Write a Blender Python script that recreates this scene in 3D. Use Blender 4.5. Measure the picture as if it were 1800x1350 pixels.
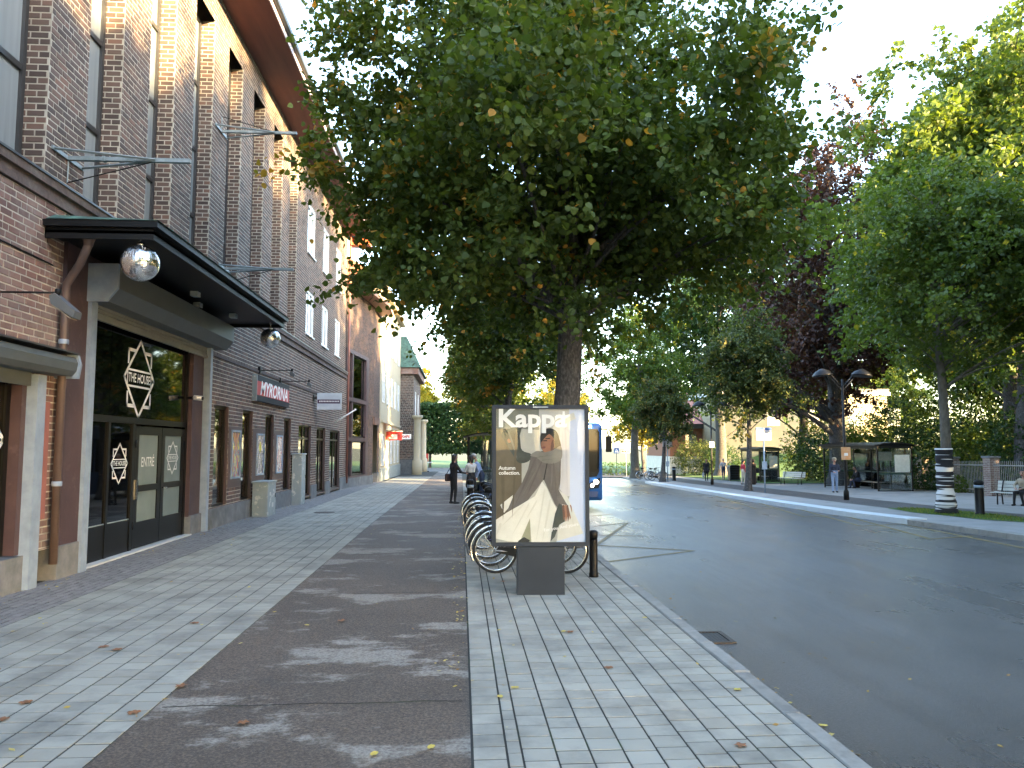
import bpy, bmesh, math, random
import numpy as np
from mathutils import Vector, Matrix, noise as mnoise
from mathutils.geometry import tessellate_polygon

# ------------------------------------------------------------------ camera, world, sun
for o in list(bpy.data.objects): bpy.data.objects.remove(o)
SC = bpy.context.scene
COL = SC.collection
FPX, CX, CY, CAMH = 1352., 900., 675., 1.9
VPX, VPY = 811., 787.
PIT = math.atan((VPY-CY)/FPX)
lo, hi = -.3, .3
for _ in range(60):
    YAW = (lo+hi)/2
    W_ = np.array([math.sin(YAW)*math.cos(PIT), math.cos(YAW)*math.cos(PIT), math.sin(PIT)])
    R_ = np.array([math.cos(YAW), -math.sin(YAW), 0.]); U_ = np.cross(R_, W_)
    if CX+FPX*R_[1]/W_[1] > VPX: lo = YAW
    else: hi = YAW
cd = bpy.data.cameras.new('camera'); cam = bpy.data.objects.new('camera', cd); COL.objects.link(cam)
cd.sensor_width = 36; cd.lens = FPX/1800*36; cd.clip_end = 3000; cd.clip_start = .1
mw = Matrix.Identity(4)
for i in range(3): mw[i][0] = R_[i]; mw[i][1] = U_[i]; mw[i][2] = -W_[i]
mw[2][3] = CAMH
cam.matrix_world = mw
SC.camera = cam

SUN_EL, SUN_AZ = math.radians(13.2), math.radians(40)      # azimuth measured from +X towards -Y
SV = Vector((math.cos(SUN_EL)*math.cos(SUN_AZ), -math.cos(SUN_EL)*math.sin(SUN_AZ), math.sin(SUN_EL)))
wd = bpy.data.worlds.new('World'); SC.world = wd; wd.use_nodes = True
nt = wd.node_tree; nt.nodes.clear()
sky = nt.nodes.new('ShaderNodeTexSky'); sky.sky_type = 'NISHITA'; sky.sun_disc = False
sky.sun_elevation = SUN_EL; sky.sun_rotation = math.pi/2+SUN_AZ
sky.air_density = 1.0; sky.dust_density = 1.0; sky.ozone_density = .7
bg = nt.nodes.new('ShaderNodeBackground'); bg.inputs[1].default_value = .15
wo = nt.nodes.new('ShaderNodeOutputWorld')
nt.links.new(sky.outputs[0], bg.inputs[0]); nt.links.new(bg.outputs[0], wo.inputs[0])
sl = bpy.data.lights.new('sun', 'SUN'); sl.energy = 4.5; sl.angle = math.radians(.6); sl.color = (1, .70, .34)
so = bpy.data.objects.new('sun', sl); COL.objects.link(so)
so.rotation_euler = SV.to_track_quat('Z', 'Y').to_euler(); so.location = (40, -10, 30)
SC.render.engine = 'CYCLES'
SC.view_settings.view_transform = 'Standard'; SC.view_settings.look = 'None'
SC.view_settings.exposure = 3.7; SC.view_settings.gamma = 1

# ------------------------------------------------------------------ pixel <-> place helpers
def ray(px, py): return R_*(px-CX)/FPX-U_*(py-CY)/FPX+W_
def onX(px, py, X): d = ray(px, py); return np.array([0, 0, CAMH])+d*(X/d[0])
def onY(px, py, Y): d = ray(px, py); return np.array([0, 0, CAMH])+d*(Y/d[1])
def onZ(px, py, Z): d = ray(px, py); return np.array([0, 0, CAMH])+d*((Z-CAMH)/d[2])
def zg(x, y):
    """ground height: the street falls gently away from the camera, more on the park side"""
    y = min(y, 105.)
    l = -.008*max(0., y-20); r = -.0165*max(0., y-14)
    t = min(1., max(0., (x-2.4)/9.4))
    return l*(1-t)+r*t
def onG(px, py):
    z = -.2
    for _ in range(60):
        p = onZ(px, py, z); z = .5*z+.5*zg(p[0], p[1])
    return p

# ------------------------------------------------------------------ mesh helpers
def link(o, parent=None):
    COL.objects.link(o)
    if parent is not None: o.parent = parent
    return o
def tag(o, label=None, cat=None, group=None, kind=None):
    if label: o['label'] = label
    if cat: o['category'] = cat
    if group: o['group'] = group
    if kind: o['kind'] = kind
    return o
def thing(name, label, cat, loc=(0, 0, 0), rz=0, group=None):
    o = bpy.data.objects.new(name, None); o.empty_display_size = .2
    COL.objects.link(o); o.location = loc; o.rotation_euler = (0, 0, rz)
    return tag(o, label, cat, group)
def copy_tree(o, parent=None):
    c = o.copy(); COL.objects.link(c); c.parent = parent
    for ch in o.children: copy_tree(ch, c)
    return c
class MB:
    """collects faces of one part"""
    def __init__(s): s.v = []; s.f = []; s.m = []; s.sm = []; s.cm = 0
    def add(s, vs, fs, smooth=False):
        b = len(s.v); s.v += [tuple(p) for p in vs]
        for f in fs: s.f.append([b+i for i in f]); s.m.append(s.cm); s.sm.append(smooth)
        return s
    def box(s, x0, x1, y0, y1, z0, z1, M=None):
        vs = [(x, y, z) for x in (x0, x1) for y in (y0, y1) for z in (z0, z1)]
        if M is not None: vs = [M @ Vector(p) for p in vs]
        return s.add(vs, [(0, 1, 3, 2), (4, 6, 7, 5), (0, 4, 5, 1), (2, 3, 7, 6), (0, 2, 6, 4), (1, 5, 7, 3)])
    def cbox(s, x0, x1, y0, y1, z0, z1, c=.01, M=None):
        """box with chamfered vertical and top edges"""
        b = bmesh.new(); bmesh.ops.create_cube(b, size=1)
        for v in b.verts: v.co = Vector(((x0+x1)/2+v.co.x*(x1-x0), (y0+y1)/2+v.co.y*(y1-y0), (z0+z1)/2+v.co.z*(z1-z0)))
        bmesh.ops.bevel(b, geom=b.edges[:], offset=c, segments=2, affect='EDGES', profile=.6)
        return s.bm(b, M)
    def bm(s, b, M=None, smooth=False):
        b.verts.ensure_lookup_table(); b.verts.index_update()
        s.add([(M @ v.co) if M is not None else v.co for v in b.verts], [[v.index for v in f.verts] for f in b.faces], smooth); b.free(); return s
    def tube(s, pts, r, n=8, cap=True, smooth=True):
        pts = [Vector(p) for p in pts]; N = len(pts)
        rs = list(r) if hasattr(r, '__len__') else [r]*N
        vs = []; up = None
        for i, p in enumerate(pts):
            t = (pts[min(i+1, N-1)]-pts[max(i-1, 0)])
            if t.length < 1e-9: t = Vector((0, 0, 1))
            t.normalize()
            if up is None: up = Vector((0, 0, 1)) if abs(t.z) < .9 else Vector((1, 0, 0))
            a = t.cross(up)
            if a.length < 1e-4: a = t.cross(Vector((1, .1, 0)))
            a.normalize(); b = a.cross(t); up = b
            for k in range(n):
                an = 2*math.pi*k/n; vs.append(p+a*(math.cos(an)*rs[i])+b*(math.sin(an)*rs[i]))
        fs = [(i*n+k, i*n+(k+1) % n, (i+1)*n+(k+1) % n, (i+1)*n+k) for i in range(N-1) for k in range(n)]
        if cap: fs += [tuple(range(n))[::-1], tuple((N-1)*n+k for k in range(n))]
        return s.add(vs, fs, smooth)
    def bar(s, a, b, r, n=4): return s.tube([a, b], r, n, True, n > 5)
    def lathe(s, prof, n=20, M=None, smooth=True):
        vs = []; fs = []
        for (r, z) in prof:
            for k in range(n): vs.append(Vector((r*math.cos(2*math.pi*k/n), r*math.sin(2*math.pi*k/n), z)))
        for i in range(len(prof)-1):
            for k in range(n): fs.append((i*n+k, i*n+(k+1) % n, (i+1)*n+(k+1) % n, (i+1)*n+k))
        fs += [tuple(range(n))[::-1], tuple((len(prof)-1)*n+k for k in range(n))]
        if M is not None: vs = [M @ v for v in vs]
        return s.add(vs, fs, smooth)
    def torus(s, c, R, r, n=28, m=6, ax='y', a0=0, a1=2*math.pi):
        full = abs(a1-a0-2*math.pi) < 1e-6; k = n if full else n+1
        vs = []
        for i in range(k):
            a = a0+(a1-a0)*i/n
            for j in range(m):
                b = 2*math.pi*j/m; q = R+r*math.cos(b); x, z, y = q*math.cos(a), q*math.sin(a), r*math.sin(b)
                vs.append({'y': (c[0]+x, c[1]+y, c[2]+z), 'x': (c[0]+y, c[1]+x, c[2]+z), 'z': (c[0]+x, c[1]+z, c[2]+y)}[ax])
        fs = []
        for i in range(n):
            for j in range(m):
                i2 = (i+1) % k
                fs.append((i*m+j, i*m+(j+1) % m, i2*m+(j+1) % m, i2*m+j))
        return s.add(vs, fs, True)
    def prism(s, poly, axis, a0, a1, M=None):
        """poly of 2-D points extruded along axis ('x': poly=(y,z), 'y': poly=(x,z), 'z': poly=(x,y))"""
        def P(p, a): return {'x': (a, p[0], p[1]), 'y': (p[0], a, p[1]), 'z': (p[0], p[1], a)}[axis]
        n = len(poly); vs = [P(p, a0) for p in poly]+[P(p, a1) for p in poly]
        if M is not None: vs = [M @ Vector(v) for v in vs]
        fs = [(i, (i+1) % n, n+(i+1) % n, n+i) for i in range(n)]
        fs += [tuple(range(n))[::-1], tuple(range(n, 2*n))]
        return s.add(vs, fs)
    def flat(s, poly, f):
        """filled polygon; f maps (u,v) to a place"""
        t = tessellate_polygon([[Vector((p[0], p[1], 0)) for p in poly]])
        return s.add([f(p[0], p[1]) for p in poly], [tuple(q) for q in t])
    def build(s, name, mat, parent=None, world=False, kind=None):
        off = Vector((0, 0, 0))
        if world and parent is not None: off = parent.location if parent.parent is None else parent.location+parent.parent.location
        me = bpy.data.meshes.new(name)
        me.from_pydata([tuple(Vector(v)-off) for v in s.v] if off.length else s.v, [], s.f)
        for m in (mat if isinstance(mat, (list, tuple)) else [mat]): me.materials.append(m)
        if len(s.f):
            me.polygons.foreach_set('material_index', s.m); me.polygons.foreach_set('use_smooth', s.sm)
        b = bmesh.new(); b.from_mesh(me); bmesh.ops.recalc_face_normals(b, faces=b.faces); b.to_mesh(me); b.free()
        o = bpy.data.objects.new(name, me); link(o, parent)
        if kind: o['kind'] = kind
        return o
def mesh_np(name, V, Q, rnd=None, mat=None):
    V = np.ascontiguousarray(V, np.float32); Q = np.ascontiguousarray(Q, np.int32)
    me = bpy.data.meshes.new(name); me.vertices.add(len(V)); me.vertices.foreach_set('co', V.ravel())
    k = Q.shape[1]; n = len(Q)
    me.loops.add(n*k); me.loops.foreach_set('vertex_index', Q.ravel())
    me.polygons.add(n); me.polygons.foreach_set('loop_start', np.arange(0, n*k, k, dtype=np.int32))
    me.polygons.foreach_set('use_smooth', np.zeros(n, bool))
    if rnd is not None:
        a = me.attributes.new('rnd', 'FLOAT', 'FACE'); a.data.foreach_set('value', np.ascontiguousarray(rnd, np.float32))
    me.update(calc_edges=True)
    if mat: me.materials.append(mat)
    return me
def obj_me(name, me, parent=None): return link(bpy.data.objects.new(name, me), parent)
def text_geo(body, size=1., bold=0., shear=0., ax='CENTER', sx=1.):
    c = bpy.data.curves.new('t', 'FONT'); c.body = body; c.size = size; c.offset = bold; c.shear = shear
    c.align_x = ax; c.align_y = 'CENTER'; c.resolution_u = 3; c.fill_mode = 'FRONT'
    o = bpy.data.objects.new('t', c); COL.objects.link(o); bpy.context.view_layer.update()
    e = o.evaluated_get(bpy.context.evaluated_depsgraph_get()); me = e.to_mesh()
    V = [(v.co.x*sx, v.co.y) for v in me.vertices]; Fc = [tuple(p.vertices) for p in me.polygons]
    e.to_mesh_clear(); bpy.data.objects.remove(o); bpy.data.curves.remove(c)
    return V, Fc

# ------------------------------------------------------------------ materials
def nodes(name):
    m = bpy.data.materials.new(name); m.use_nodes = True; t = m.node_tree
    return m, t, t.nodes['Principled BSDF'], t.nodes['Material Output']
def ramp(t, cols, pos=None):
    r = t.nodes.new('ShaderNodeValToRGB'); e = r.color_ramp.elements
    n = len(cols); pos = pos or [i/(n-1) for i in range(n)]
    while len(e) < n: e.new(.5)
    for i in range(n): e[i].position = pos[i]; e[i].color = (*cols[i], 1)
    return r
def nz(t, scale, detail=5, rough=.55, stretch=None, coord='pos', dist=0):
    if coord == 'pos': g = t.nodes.new('ShaderNodeNewGeometry'); src = g.outputs['Position']
    else: g = t.nodes.new('ShaderNodeTexCoord'); src = g.outputs['Object']
    n = t.nodes.new('ShaderNodeTexNoise'); n.inputs['Scale'].default_value = scale; n.inputs['Detail'].default_value = detail
    n.inputs['Roughness'].default_value = rough; n.inputs['Distortion'].default_value = dist
    if stretch:
        mp = t.nodes.new('ShaderNodeMapping'); mp.inputs['Scale'].default_value = stretch
        t.links.new(src, mp.inputs[0]); src = mp.outputs[0]
    t.links.new(src, n.inputs['Vector']); return n
def mth(t, op, a, b=None):
    n = t.nodes.new('ShaderNodeMath'); n.operation = op
    for i, x in enumerate((a, b)):
        if x is None: continue
        if isinstance(x, (int, float)): n.inputs[i].default_value = x
        else: t.links.new(x, n.inputs[i])
    return n.outputs[0]
def mixc(t, fac, a, b, blend='MIX'):
    n = t.nodes.new('ShaderNodeMix'); n.data_type = 'RGBA'; n.blend_type = blend
    for s, x in ((n.inputs[0], fac), (n.inputs[6], a), (n.inputs[7], b)):
        if isinstance(x, (int, float)): s.default_value = x
        elif isinstance(x, tuple): s.default_value = (*x, 1) if len(x) == 3 else x
        else: t.links.new(x, s)
    return n.outputs[2]
def rndv(t):
    a = t.nodes.new('ShaderNodeAttribute'); a.attribute_name = 'rnd'
    o = t.nodes.new('ShaderNodeObjectInfo')
    return mth(t, 'FRACT', mth(t, 'ADD', a.outputs['Fac'], o.outputs['Random']))
def PM(name, cols, rough=.7, metal=0., scale=3., detail=6, bump=0., bscale=60., rnd=0., spec=.5, stretch=None, dirt=None, rvar=.0, coord='pos', coat=0.):
    """procedural material: noise (and per-piece random) through a ramp of real surface colours"""
    m, t, p, out = nodes(name)
    if not isinstance(cols[0], (tuple, list)): cols = [tuple(c*.82 for c in cols), tuple(min(1, c*1.15) for c in cols)]
    n = nz(t, scale, detail, .6, stretch, coord)
    f = mth(t, 'ADD', mth(t, 'MULTIPLY', mth(t, 'SUBTRACT', n.outputs['Fac'], .5), 1.7), .5)
    if rnd: f = mth(t, 'ADD', mth(t, 'MULTIPLY', f, 1-rnd), mth(t, 'MULTIPLY', rndv(t), rnd))
    c = ramp(t, cols); t.links.new(f, c.inputs[0]); col = c.outputs[0]
    if dirt:
        dcol, dscale, lo_, hi_, amt = dirt
        d = nz(t, dscale, 7, .65); dr = ramp(t, [(0, 0, 0), (1, 1, 1)], [lo_, hi_]); t.links.new(d.outputs['Fac'], dr.inputs[0])
        col = mixc(t, mth(t, 'MULTIPLY', dr.outputs[0], amt), col, dcol)
    t.links.new(col, p.inputs['Base Color'])
    p.inputs['Roughness'].default_value = rough; p.inputs['Metallic'].default_value = metal
    p.inputs['Specular IOR Level'].default_value = spec
    if coat: p.inputs['Coat Weight'].default_value = coat; p.inputs['Coat Roughness'].default_value = .08
    if rvar: t.links.new(mth(t, 'ADD', mth(t, 'MULTIPLY', mth(t, 'SUBTRACT', n.outputs['Fac'], .5), rvar*2), rough), p.inputs['Roughness'])
    if bump:
        b = t.nodes.new('ShaderNodeBump'); b.inputs['Strength'].default_value = min(1, bump); b.inputs['Distance'].default_value = .02
        h = nz(t, bscale, 6, .6, None, coord); t.links.new(h.outputs['Fac'], b.inputs['Height']); t.links.new(b.outputs[0], p.inputs['Normal'])
    return m
def glassmat(name, tint=(.85, .9, .9), rough=.02, minf=.06, ior=1.5):
    m, t, p, out = nodes(name); t.nodes.remove(p)
    tr = t.nodes.new('ShaderNodeBsdfTransparent'); tr.inputs[0].default_value = (*tint, 1)
    g = t.nodes.new('ShaderNodeBsdfGlossy'); g.inputs['Roughness'].default_value = rough
    fr = t.nodes.new('ShaderNodeFresnel'); fr.inputs[0].default_value = ior
    f = mth(t, 'MINIMUM', mth(t, 'ADD', mth(t, 'MULTIPLY', fr.outputs[0], 1.25), minf), 1.)
    n = nz(t, 1.2, 2); b = t.nodes.new('ShaderNodeBump'); b.inputs['Strength'].default_value = .03; b.inputs['Distance'].default_value = .05
    t.links.new(n.outputs['Fac'], b.inputs['Height']); t.links.new(b.outputs[0], g.inputs['Normal'])
    x = t.nodes.new('ShaderNodeMixShader'); t.links.new(f, x.inputs[0]); t.links.new(tr.outputs[0], x.inputs[1]); t.links.new(g.outputs[0], x.inputs[2])
    t.links.new(x.outputs[0], out.inputs[0]); return m
def leafmat(name, cols, pos=None, trans=.4, gloss=.35):
    m, t, p, out = nodes(name); t.nodes.remove(p)
    a = t.nodes.new('ShaderNodeAttribute'); a.attribute_name = 'rnd'
    r = ramp(t, cols, pos); t.links.new(a.outputs['Fac'], r.inputs[0])
    d = t.nodes.new('ShaderNodeBsdfPrincipled'); d.inputs['Roughness'].default_value = .5; d.inputs['Specular IOR Level'].default_value = gloss
    t.links.new(r.outputs[0], d.inputs['Base Color'])
    s = t.nodes.new('ShaderNodeBsdfTranslucent')
    t.links.new(mixc(t, 1., r.outputs[0], (1.5, 1.45, .6), 'MULTIPLY'), s.inputs[0])
    x = t.nodes.new('ShaderNodeMixShader'); x.inputs[0].default_value = trans
    t.links.new(d.outputs[0], x.inputs[1]); t.links.new(s.outputs[0], x.inputs[2]); t.links.new(x.outputs[0], out.inputs[0]); return m
K = {}
K['brick'] = PM('dark_brick', [(.04, .029, .026), (.072, .05, .043), (.098, .067, .056), (.128, .08, .063), (.185, .095, .066)], .85, scale=1.3, rnd=.72, bump=.35, bscale=90, dirt=((.22, .19, .16), 2.2, .55, .8, .25))
K['brick_red'] = PM('red_brick', [(.085, .05, .042), (.125, .07, .058), (.17, .092, .075), (.21, .12, .098), (.24, .17, .145)], .88, scale=1.1, rnd=.6, bump=.35, bscale=90, dirt=((.30, .265, .24), 1.3, .40, .72, .6))
K['course'] = PM('soot_brick_course', [(.05, .037, .032), (.09, .062, .052), (.13, .09, .074)], .9, scale=5, stretch=(1, 3, 1), bump=.5, bscale=50, dirt=((.17, .155, .135), 2.5, .45, .7, .6))
K['mortar'] = PM('pale_mortar', [(.27, .25, .21), (.40, .37, .31), (.50, .46, .39)], .95, scale=2.5, bump=.3, bscale=120, dirt=((.10, .085, .07), 1.2, .5, .8, .45))
K['concrete'] = PM('plinth_concrete', [(.095, .102, .108), (.15, .16, .168), (.22, .23, .24)], .9, scale=3.5, bump=.3, bscale=50, dirt=((.07, .07, .06), 1.6, .5, .72, .6))
K['purple'] = PM('oxblood_paint', [(.044, .026, .030), (.064, .038, .042), (.09, .056, .058)], .55, scale=2., bump=.15, bscale=60, dirt=((.17, .12, .11), 5, .58, .75, .5))
K['dark_purple'] = PM('dark_plum_paint', (.075, .05, .052), .5, scale=3, bump=.08)
K['galv'] = PM('galvanised_steel', [(.19, .25, .33), (.25, .32, .41), (.31, .38, .47)], .5, .1, scale=6, bump=.05, bscale=25)
K['shutter'] = PM('grey_shutter_paint', [(.075, .09, .095), (.115, .135, .14)], .5, .2, scale=2, bump=.05)
K['black'] = PM('black_paint', (.006, .006, .0065), .45, scale=5, bump=.05, spec=.25)
K['blackgloss'] = PM('black_frame_paint', (.006, .0065, .007), .32, scale=4, spec=.22)
K['copper'] = PM('green_copper', [(.03, .06, .045), (.06, .13, .10), (.10, .2, .15)], .7, scale=3, bump=.2, dirt=((.02, .02, .018), 4, .45, .65, .7))
K['brownmetal'] = PM('brown_painted_steel', [(.085, .06, .052), (.12, .085, .075)], .45, .1, scale=3, bump=.06)
K['soffit'] = PM('red_brown_boards', [(.10, .035, .03), (.16, .055, .042), (.2, .075, .05)], .6, scale=1.5, stretch=(3, .3, 1), bump=.1)
K['orange_board'] = PM('orange_boards', [(.42, .085, .03), (.52, .12, .04)], .6, scale=2)
K['whiteframe'] = PM('white_frame_paint', (.72, .73, .72), .4, scale=5)
K['darkframe'] = PM('dark_grey_frame', (.035, .036, .038), .4, scale=5)
K['glass'] = glassmat('window_glass')
K['glass_clear'] = glassmat('clear_glass', (.95, .97, .96), .01, .02)
K['glass_dark'] = PM('dark_tinted_glass', (.003, .0035, .004), .03, scale=.6, spec=.5)
K['glass_sky'] = PM('curtain_and_sky_glass', [(.10, .115, .12), (.22, .25, .26), (.30, .33, .34)], .04, scale=.7, stretch=(1, 4, .2), spec=1.)  # pale tones put sky reflection into the colour, along with curtains
K['frost'] = PM('frosted_grey_film', (.17, .215, .21), .5, scale=2, spec=.5)
K['white'] = PM('white_vinyl', (.80, .80, .79), .5, scale=4)
K['interior'] = PM('dim_interior', [(.10, .08, .06), (.22, .18, .14), (.30, .26, .2)], .8, scale=1.2)
K['pale'] = PM('pale_display', [(.45, .46, .45), (.62, .63, .62)], .7, scale=2)
K['steel'] = PM('weathered_bracket_steel', [(.12, .15, .15), (.22, .26, .27), (.34, .38, .40)], .5, .3, scale=6, bump=.1)
K['cabinet'] = PM('grey_cabinet_paint', [(.21, .26, .275), (.29, .34, .355)], .5, scale=2.5, dirt=((.55, .55, .54), 4.5, .56, .62, .8), bump=.05)
K['chrome'] = PM('bright_chrome', (.72, .73, .74), .15, 1., scale=8)
K['rubber'] = PM('black_rubber', (.018, .018, .018), .8, scale=20)
# ------------------------------------------------------------------ ground materials
def asphalt(name, base, light, rough, lo_, hi_, amt, stretch, pscale, speck=.5, rred=1., wet=0):
    m, t, p, out = nodes(name)
    sp = nz(t, 48, 6, .85); sr = ramp(t, [tuple(c*.3 for c in base), base, tuple(c*2.4 for c in base)], [.33, .5, .68]); t.links.new(sp.outputs['Fac'], sr.inputs[0])
    big = nz(t, .35, 5, .6); br = ramp(t, [(.75, .75, .75), (1.2, 1.2, 1.2)], [.35, .65]); t.links.new(big.outputs['Fac'], br.inputs[0])
    col = mixc(t, 1., sr.outputs[0], br.outputs[0], 'MULTIPLY')
    d = nz(t, pscale, 12, .74, stretch); dr = ramp(t, [(0, 0, 0), (1, 1, 1)], [lo_, hi_]); t.links.new(d.outputs['Fac'], dr.inputs[0])
    grit = ramp(t, [(0, 0, 0), (1, 1, 1)], [.40, .56]); t.links.new(nz(t, 38, 4, .75).outputs['Fac'], grit.inputs[0])
    fac = mth(t, 'MULTIPLY', mth(t, 'MULTIPLY', dr.outputs[0], amt), mth(t, 'ADD', mth(t, 'MULTIPLY', grit.outputs[0], .6), .4))
    col = mixc(t, fac, col, light)
    t.links.new(col, p.inputs['Base Color'])
    t.links.new(mth(t, 'ADD', mth(t, 'MULTIPLY', fac, .35), mth(t, 'ADD', mth(t, 'MULTIPLY', mth(t, 'SUBTRACT', big.outputs['Fac'], .5), .25), rough)), p.inputs['Roughness'])
    b = t.nodes.new('ShaderNodeBump'); b.inputs['Strength'].default_value = .8; b.inputs['Distance'].default_value = .015
    h = nz(t, 90, 5, .8); t.links.new(h.outputs['Fac'], b.inputs['Height']); t.links.new(b.outputs[0], p.inputs['Normal'])
    return m
K['path'] = asphalt('damp_path_asphalt', (.108, .08, .06), (.37, .335, .285), .75, .52, .575, .85, (.7, 1.15, 1), .8)
K['road'] = asphalt('road_asphalt', (.07, .068, .067), (.15, .147, .144), .29, .45, .8, .6, (2.2, .12, 1), .5)
K['far_asphalt'] = asphalt('pavement_asphalt', (.06, .055, .053), (.13, .125, .12), .7, .5, .7, .5, (1, 1, 1), .6)
K['slab'] = PM('concrete_paver', [(.225, .212, .175), (.305, .29, .243), (.355, .338, .285), (.405, .385, .328)], .85, scale=.9, rnd=.42, bump=.3, bscale=150, dirt=((.11, .108, .098), 1.5, .46, .74, .75), spec=.4)
K['joint'] = PM('joint_sand', [(.022, .021, .018), (.036, .034, .028)], .95, scale=5, dirt=((.05, .075, .02), 1.1, .55, .68, .8))
K['sett'] = PM('granite_sett', [(.16, .155, .15), (.21, .2, .195), (.27, .255, .245)], .8, scale=1.5, rnd=.6, bump=.4, bscale=70)
K['granite'] = PM('granite_kerb', [(.17, .163, .145), (.25, .24, .215), (.33, .315, .285)], .8, scale=9, rnd=.35, bump=.4, bscale=90, dirt=((.11, .10, .09), 2.2, .5, .7, .6))
K['palekerb'] = PM('pale_bus_stop_kerb', [(.46, .49, .50), (.60, .63, .63)], .75, scale=4, rnd=.3, bump=.2)
K['pave_far'] = PM('grey_far_paving', [(.17, .165, .155), (.25, .245, .235), (.3, .29, .28)], .8, scale=1.2, bump=.2, bscale=30)
K['grass'] = PM('short_lawn', [(.035, .075, .012), (.06, .125, .02), (.10, .16, .03)], .9, scale=1.4, bump=.8, bscale=60)
K['soil'] = PM('park_soil', [(.025, .022, .014), (.045, .05, .02), (.05, .075, .02)], .95, scale=.6, bump=.5, bscale=30)
K['yellow'] = PM('worn_yellow_paint', [(.075, .07, .06), (.19, .145, .06), (.33, .245, .08)], .7, scale=7, bump=.2, bscale=90)
K['iron'] = PM('cast_iron', [(.05, .042, .036), (.09, .07, .055)], .6, .6, scale=12, bump=.3)

def strip(name, xl, xr, y0, y1, dz, mat, nx=6, ny=60, kind='structure', parent=None):
    fl = xl if callable(xl) else (lambda y: xl); fr = xr if callable(xr) else (lambda y: xr)
    ys = np.linspace(y0, y1, ny+1); V = []; Q = []
    for y in ys:
        for i in range(nx+1):
            x = fl(y)+(fr(y)-fl(y))*i/nx; V.append((x, y, zg(x, y)+dz))
    for j in range(ny):
        for i in range(nx): a = j*(nx+1)+i; Q.append((a, a+1, a+nx+2, a+nx+1))
    o = obj_me(name, mesh_np(name, V, Q, None, mat), parent)
    if kind: o['kind'] = kind
    return o
# terrain under everything, out to the horizon
V = []; Q = []
gx = [-1500, -300, -80, -20, -8, 0, 2.4, 5, 8, 12, 20, 40, 80, 300, 1500]; gy = [-600, -60, 0, 14, 20, 30, 40, 55, 70, 85, 105, 160, 300, 900, 2500]
for y in gy:
    for x in gx: V.append((x, y, zg(x, y)-.32))
n = len(gx)
for j in range(len(gy)-1):
    for i in range(n-1): a = j*n+i; Q.append((a, a+1, a+n+1, a+n))
tag(obj_me('ground', mesh_np('ground', V, Q, None, K['soil'])), kind='structure')

PATH_L, PATH_R, VERGE_R, SETT_R, FAC = -2.24, .07, 2.31, -4.86, -5.9
kp = np.array(sorted([tuple(onG(*a)[[1, 0]]) for a in ((1800, 942), (1700, 928), (1620, 917), (1500, 903), (1380, 886), (1250, 866), (1150, 850), (1090, 838), (1066, 834))]))
kp = np.vstack([[[-30, 13.4], [8, 12.6]], kp, [[110, kp[-1][1]+6]]])
def KR(y): return float(np.interp(y, kp[:, 0], kp[:, 1]))
strip('road', 2.44, lambda y: KR(y)+.02, -12, 100, -.125, K['road'], 10, 112)
strip('cycle_path', PATH_L, PATH_R, -3, 78, -.006, K['path'], 4, 80)
pave = strip('pavement', -6.6, PATH_L, -3, 78, -.0038, K['joint'], 4, 80)
verge = strip('paved_verge', PATH_R, VERGE_R+.004, -3, 70, -.0038, K['joint'], 3, 73)
strip('side_street', -120, 160, 79, 100, -.03, K['far_asphalt'], 40, 8)
strip('lawn', -120, 160, 100, 190, .03, K['grass'], 20, 12)
# park side of the street
strip('far_pavement', lambda y: KR(y)+.30, lambda y: KR(y)+2.6, -12, 79, 0, K['pave_far'], 4, 80)
strip('far_cycle_path', lambda y: KR(y)+2.6, lambda y: KR(y)+4.9, -12, 79, .004, K['far_asphalt'], 4, 80)
strip('far_footway', lambda y: KR(y)+4.9, 26, -12, 79, .008, K['pave_far'], 4, 80)
strip('park_lawn', lambda y: 21.5+max(0, (y-60))*.05, 90, 53.5, 79, .05, K['grass'], 12, 20)

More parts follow.
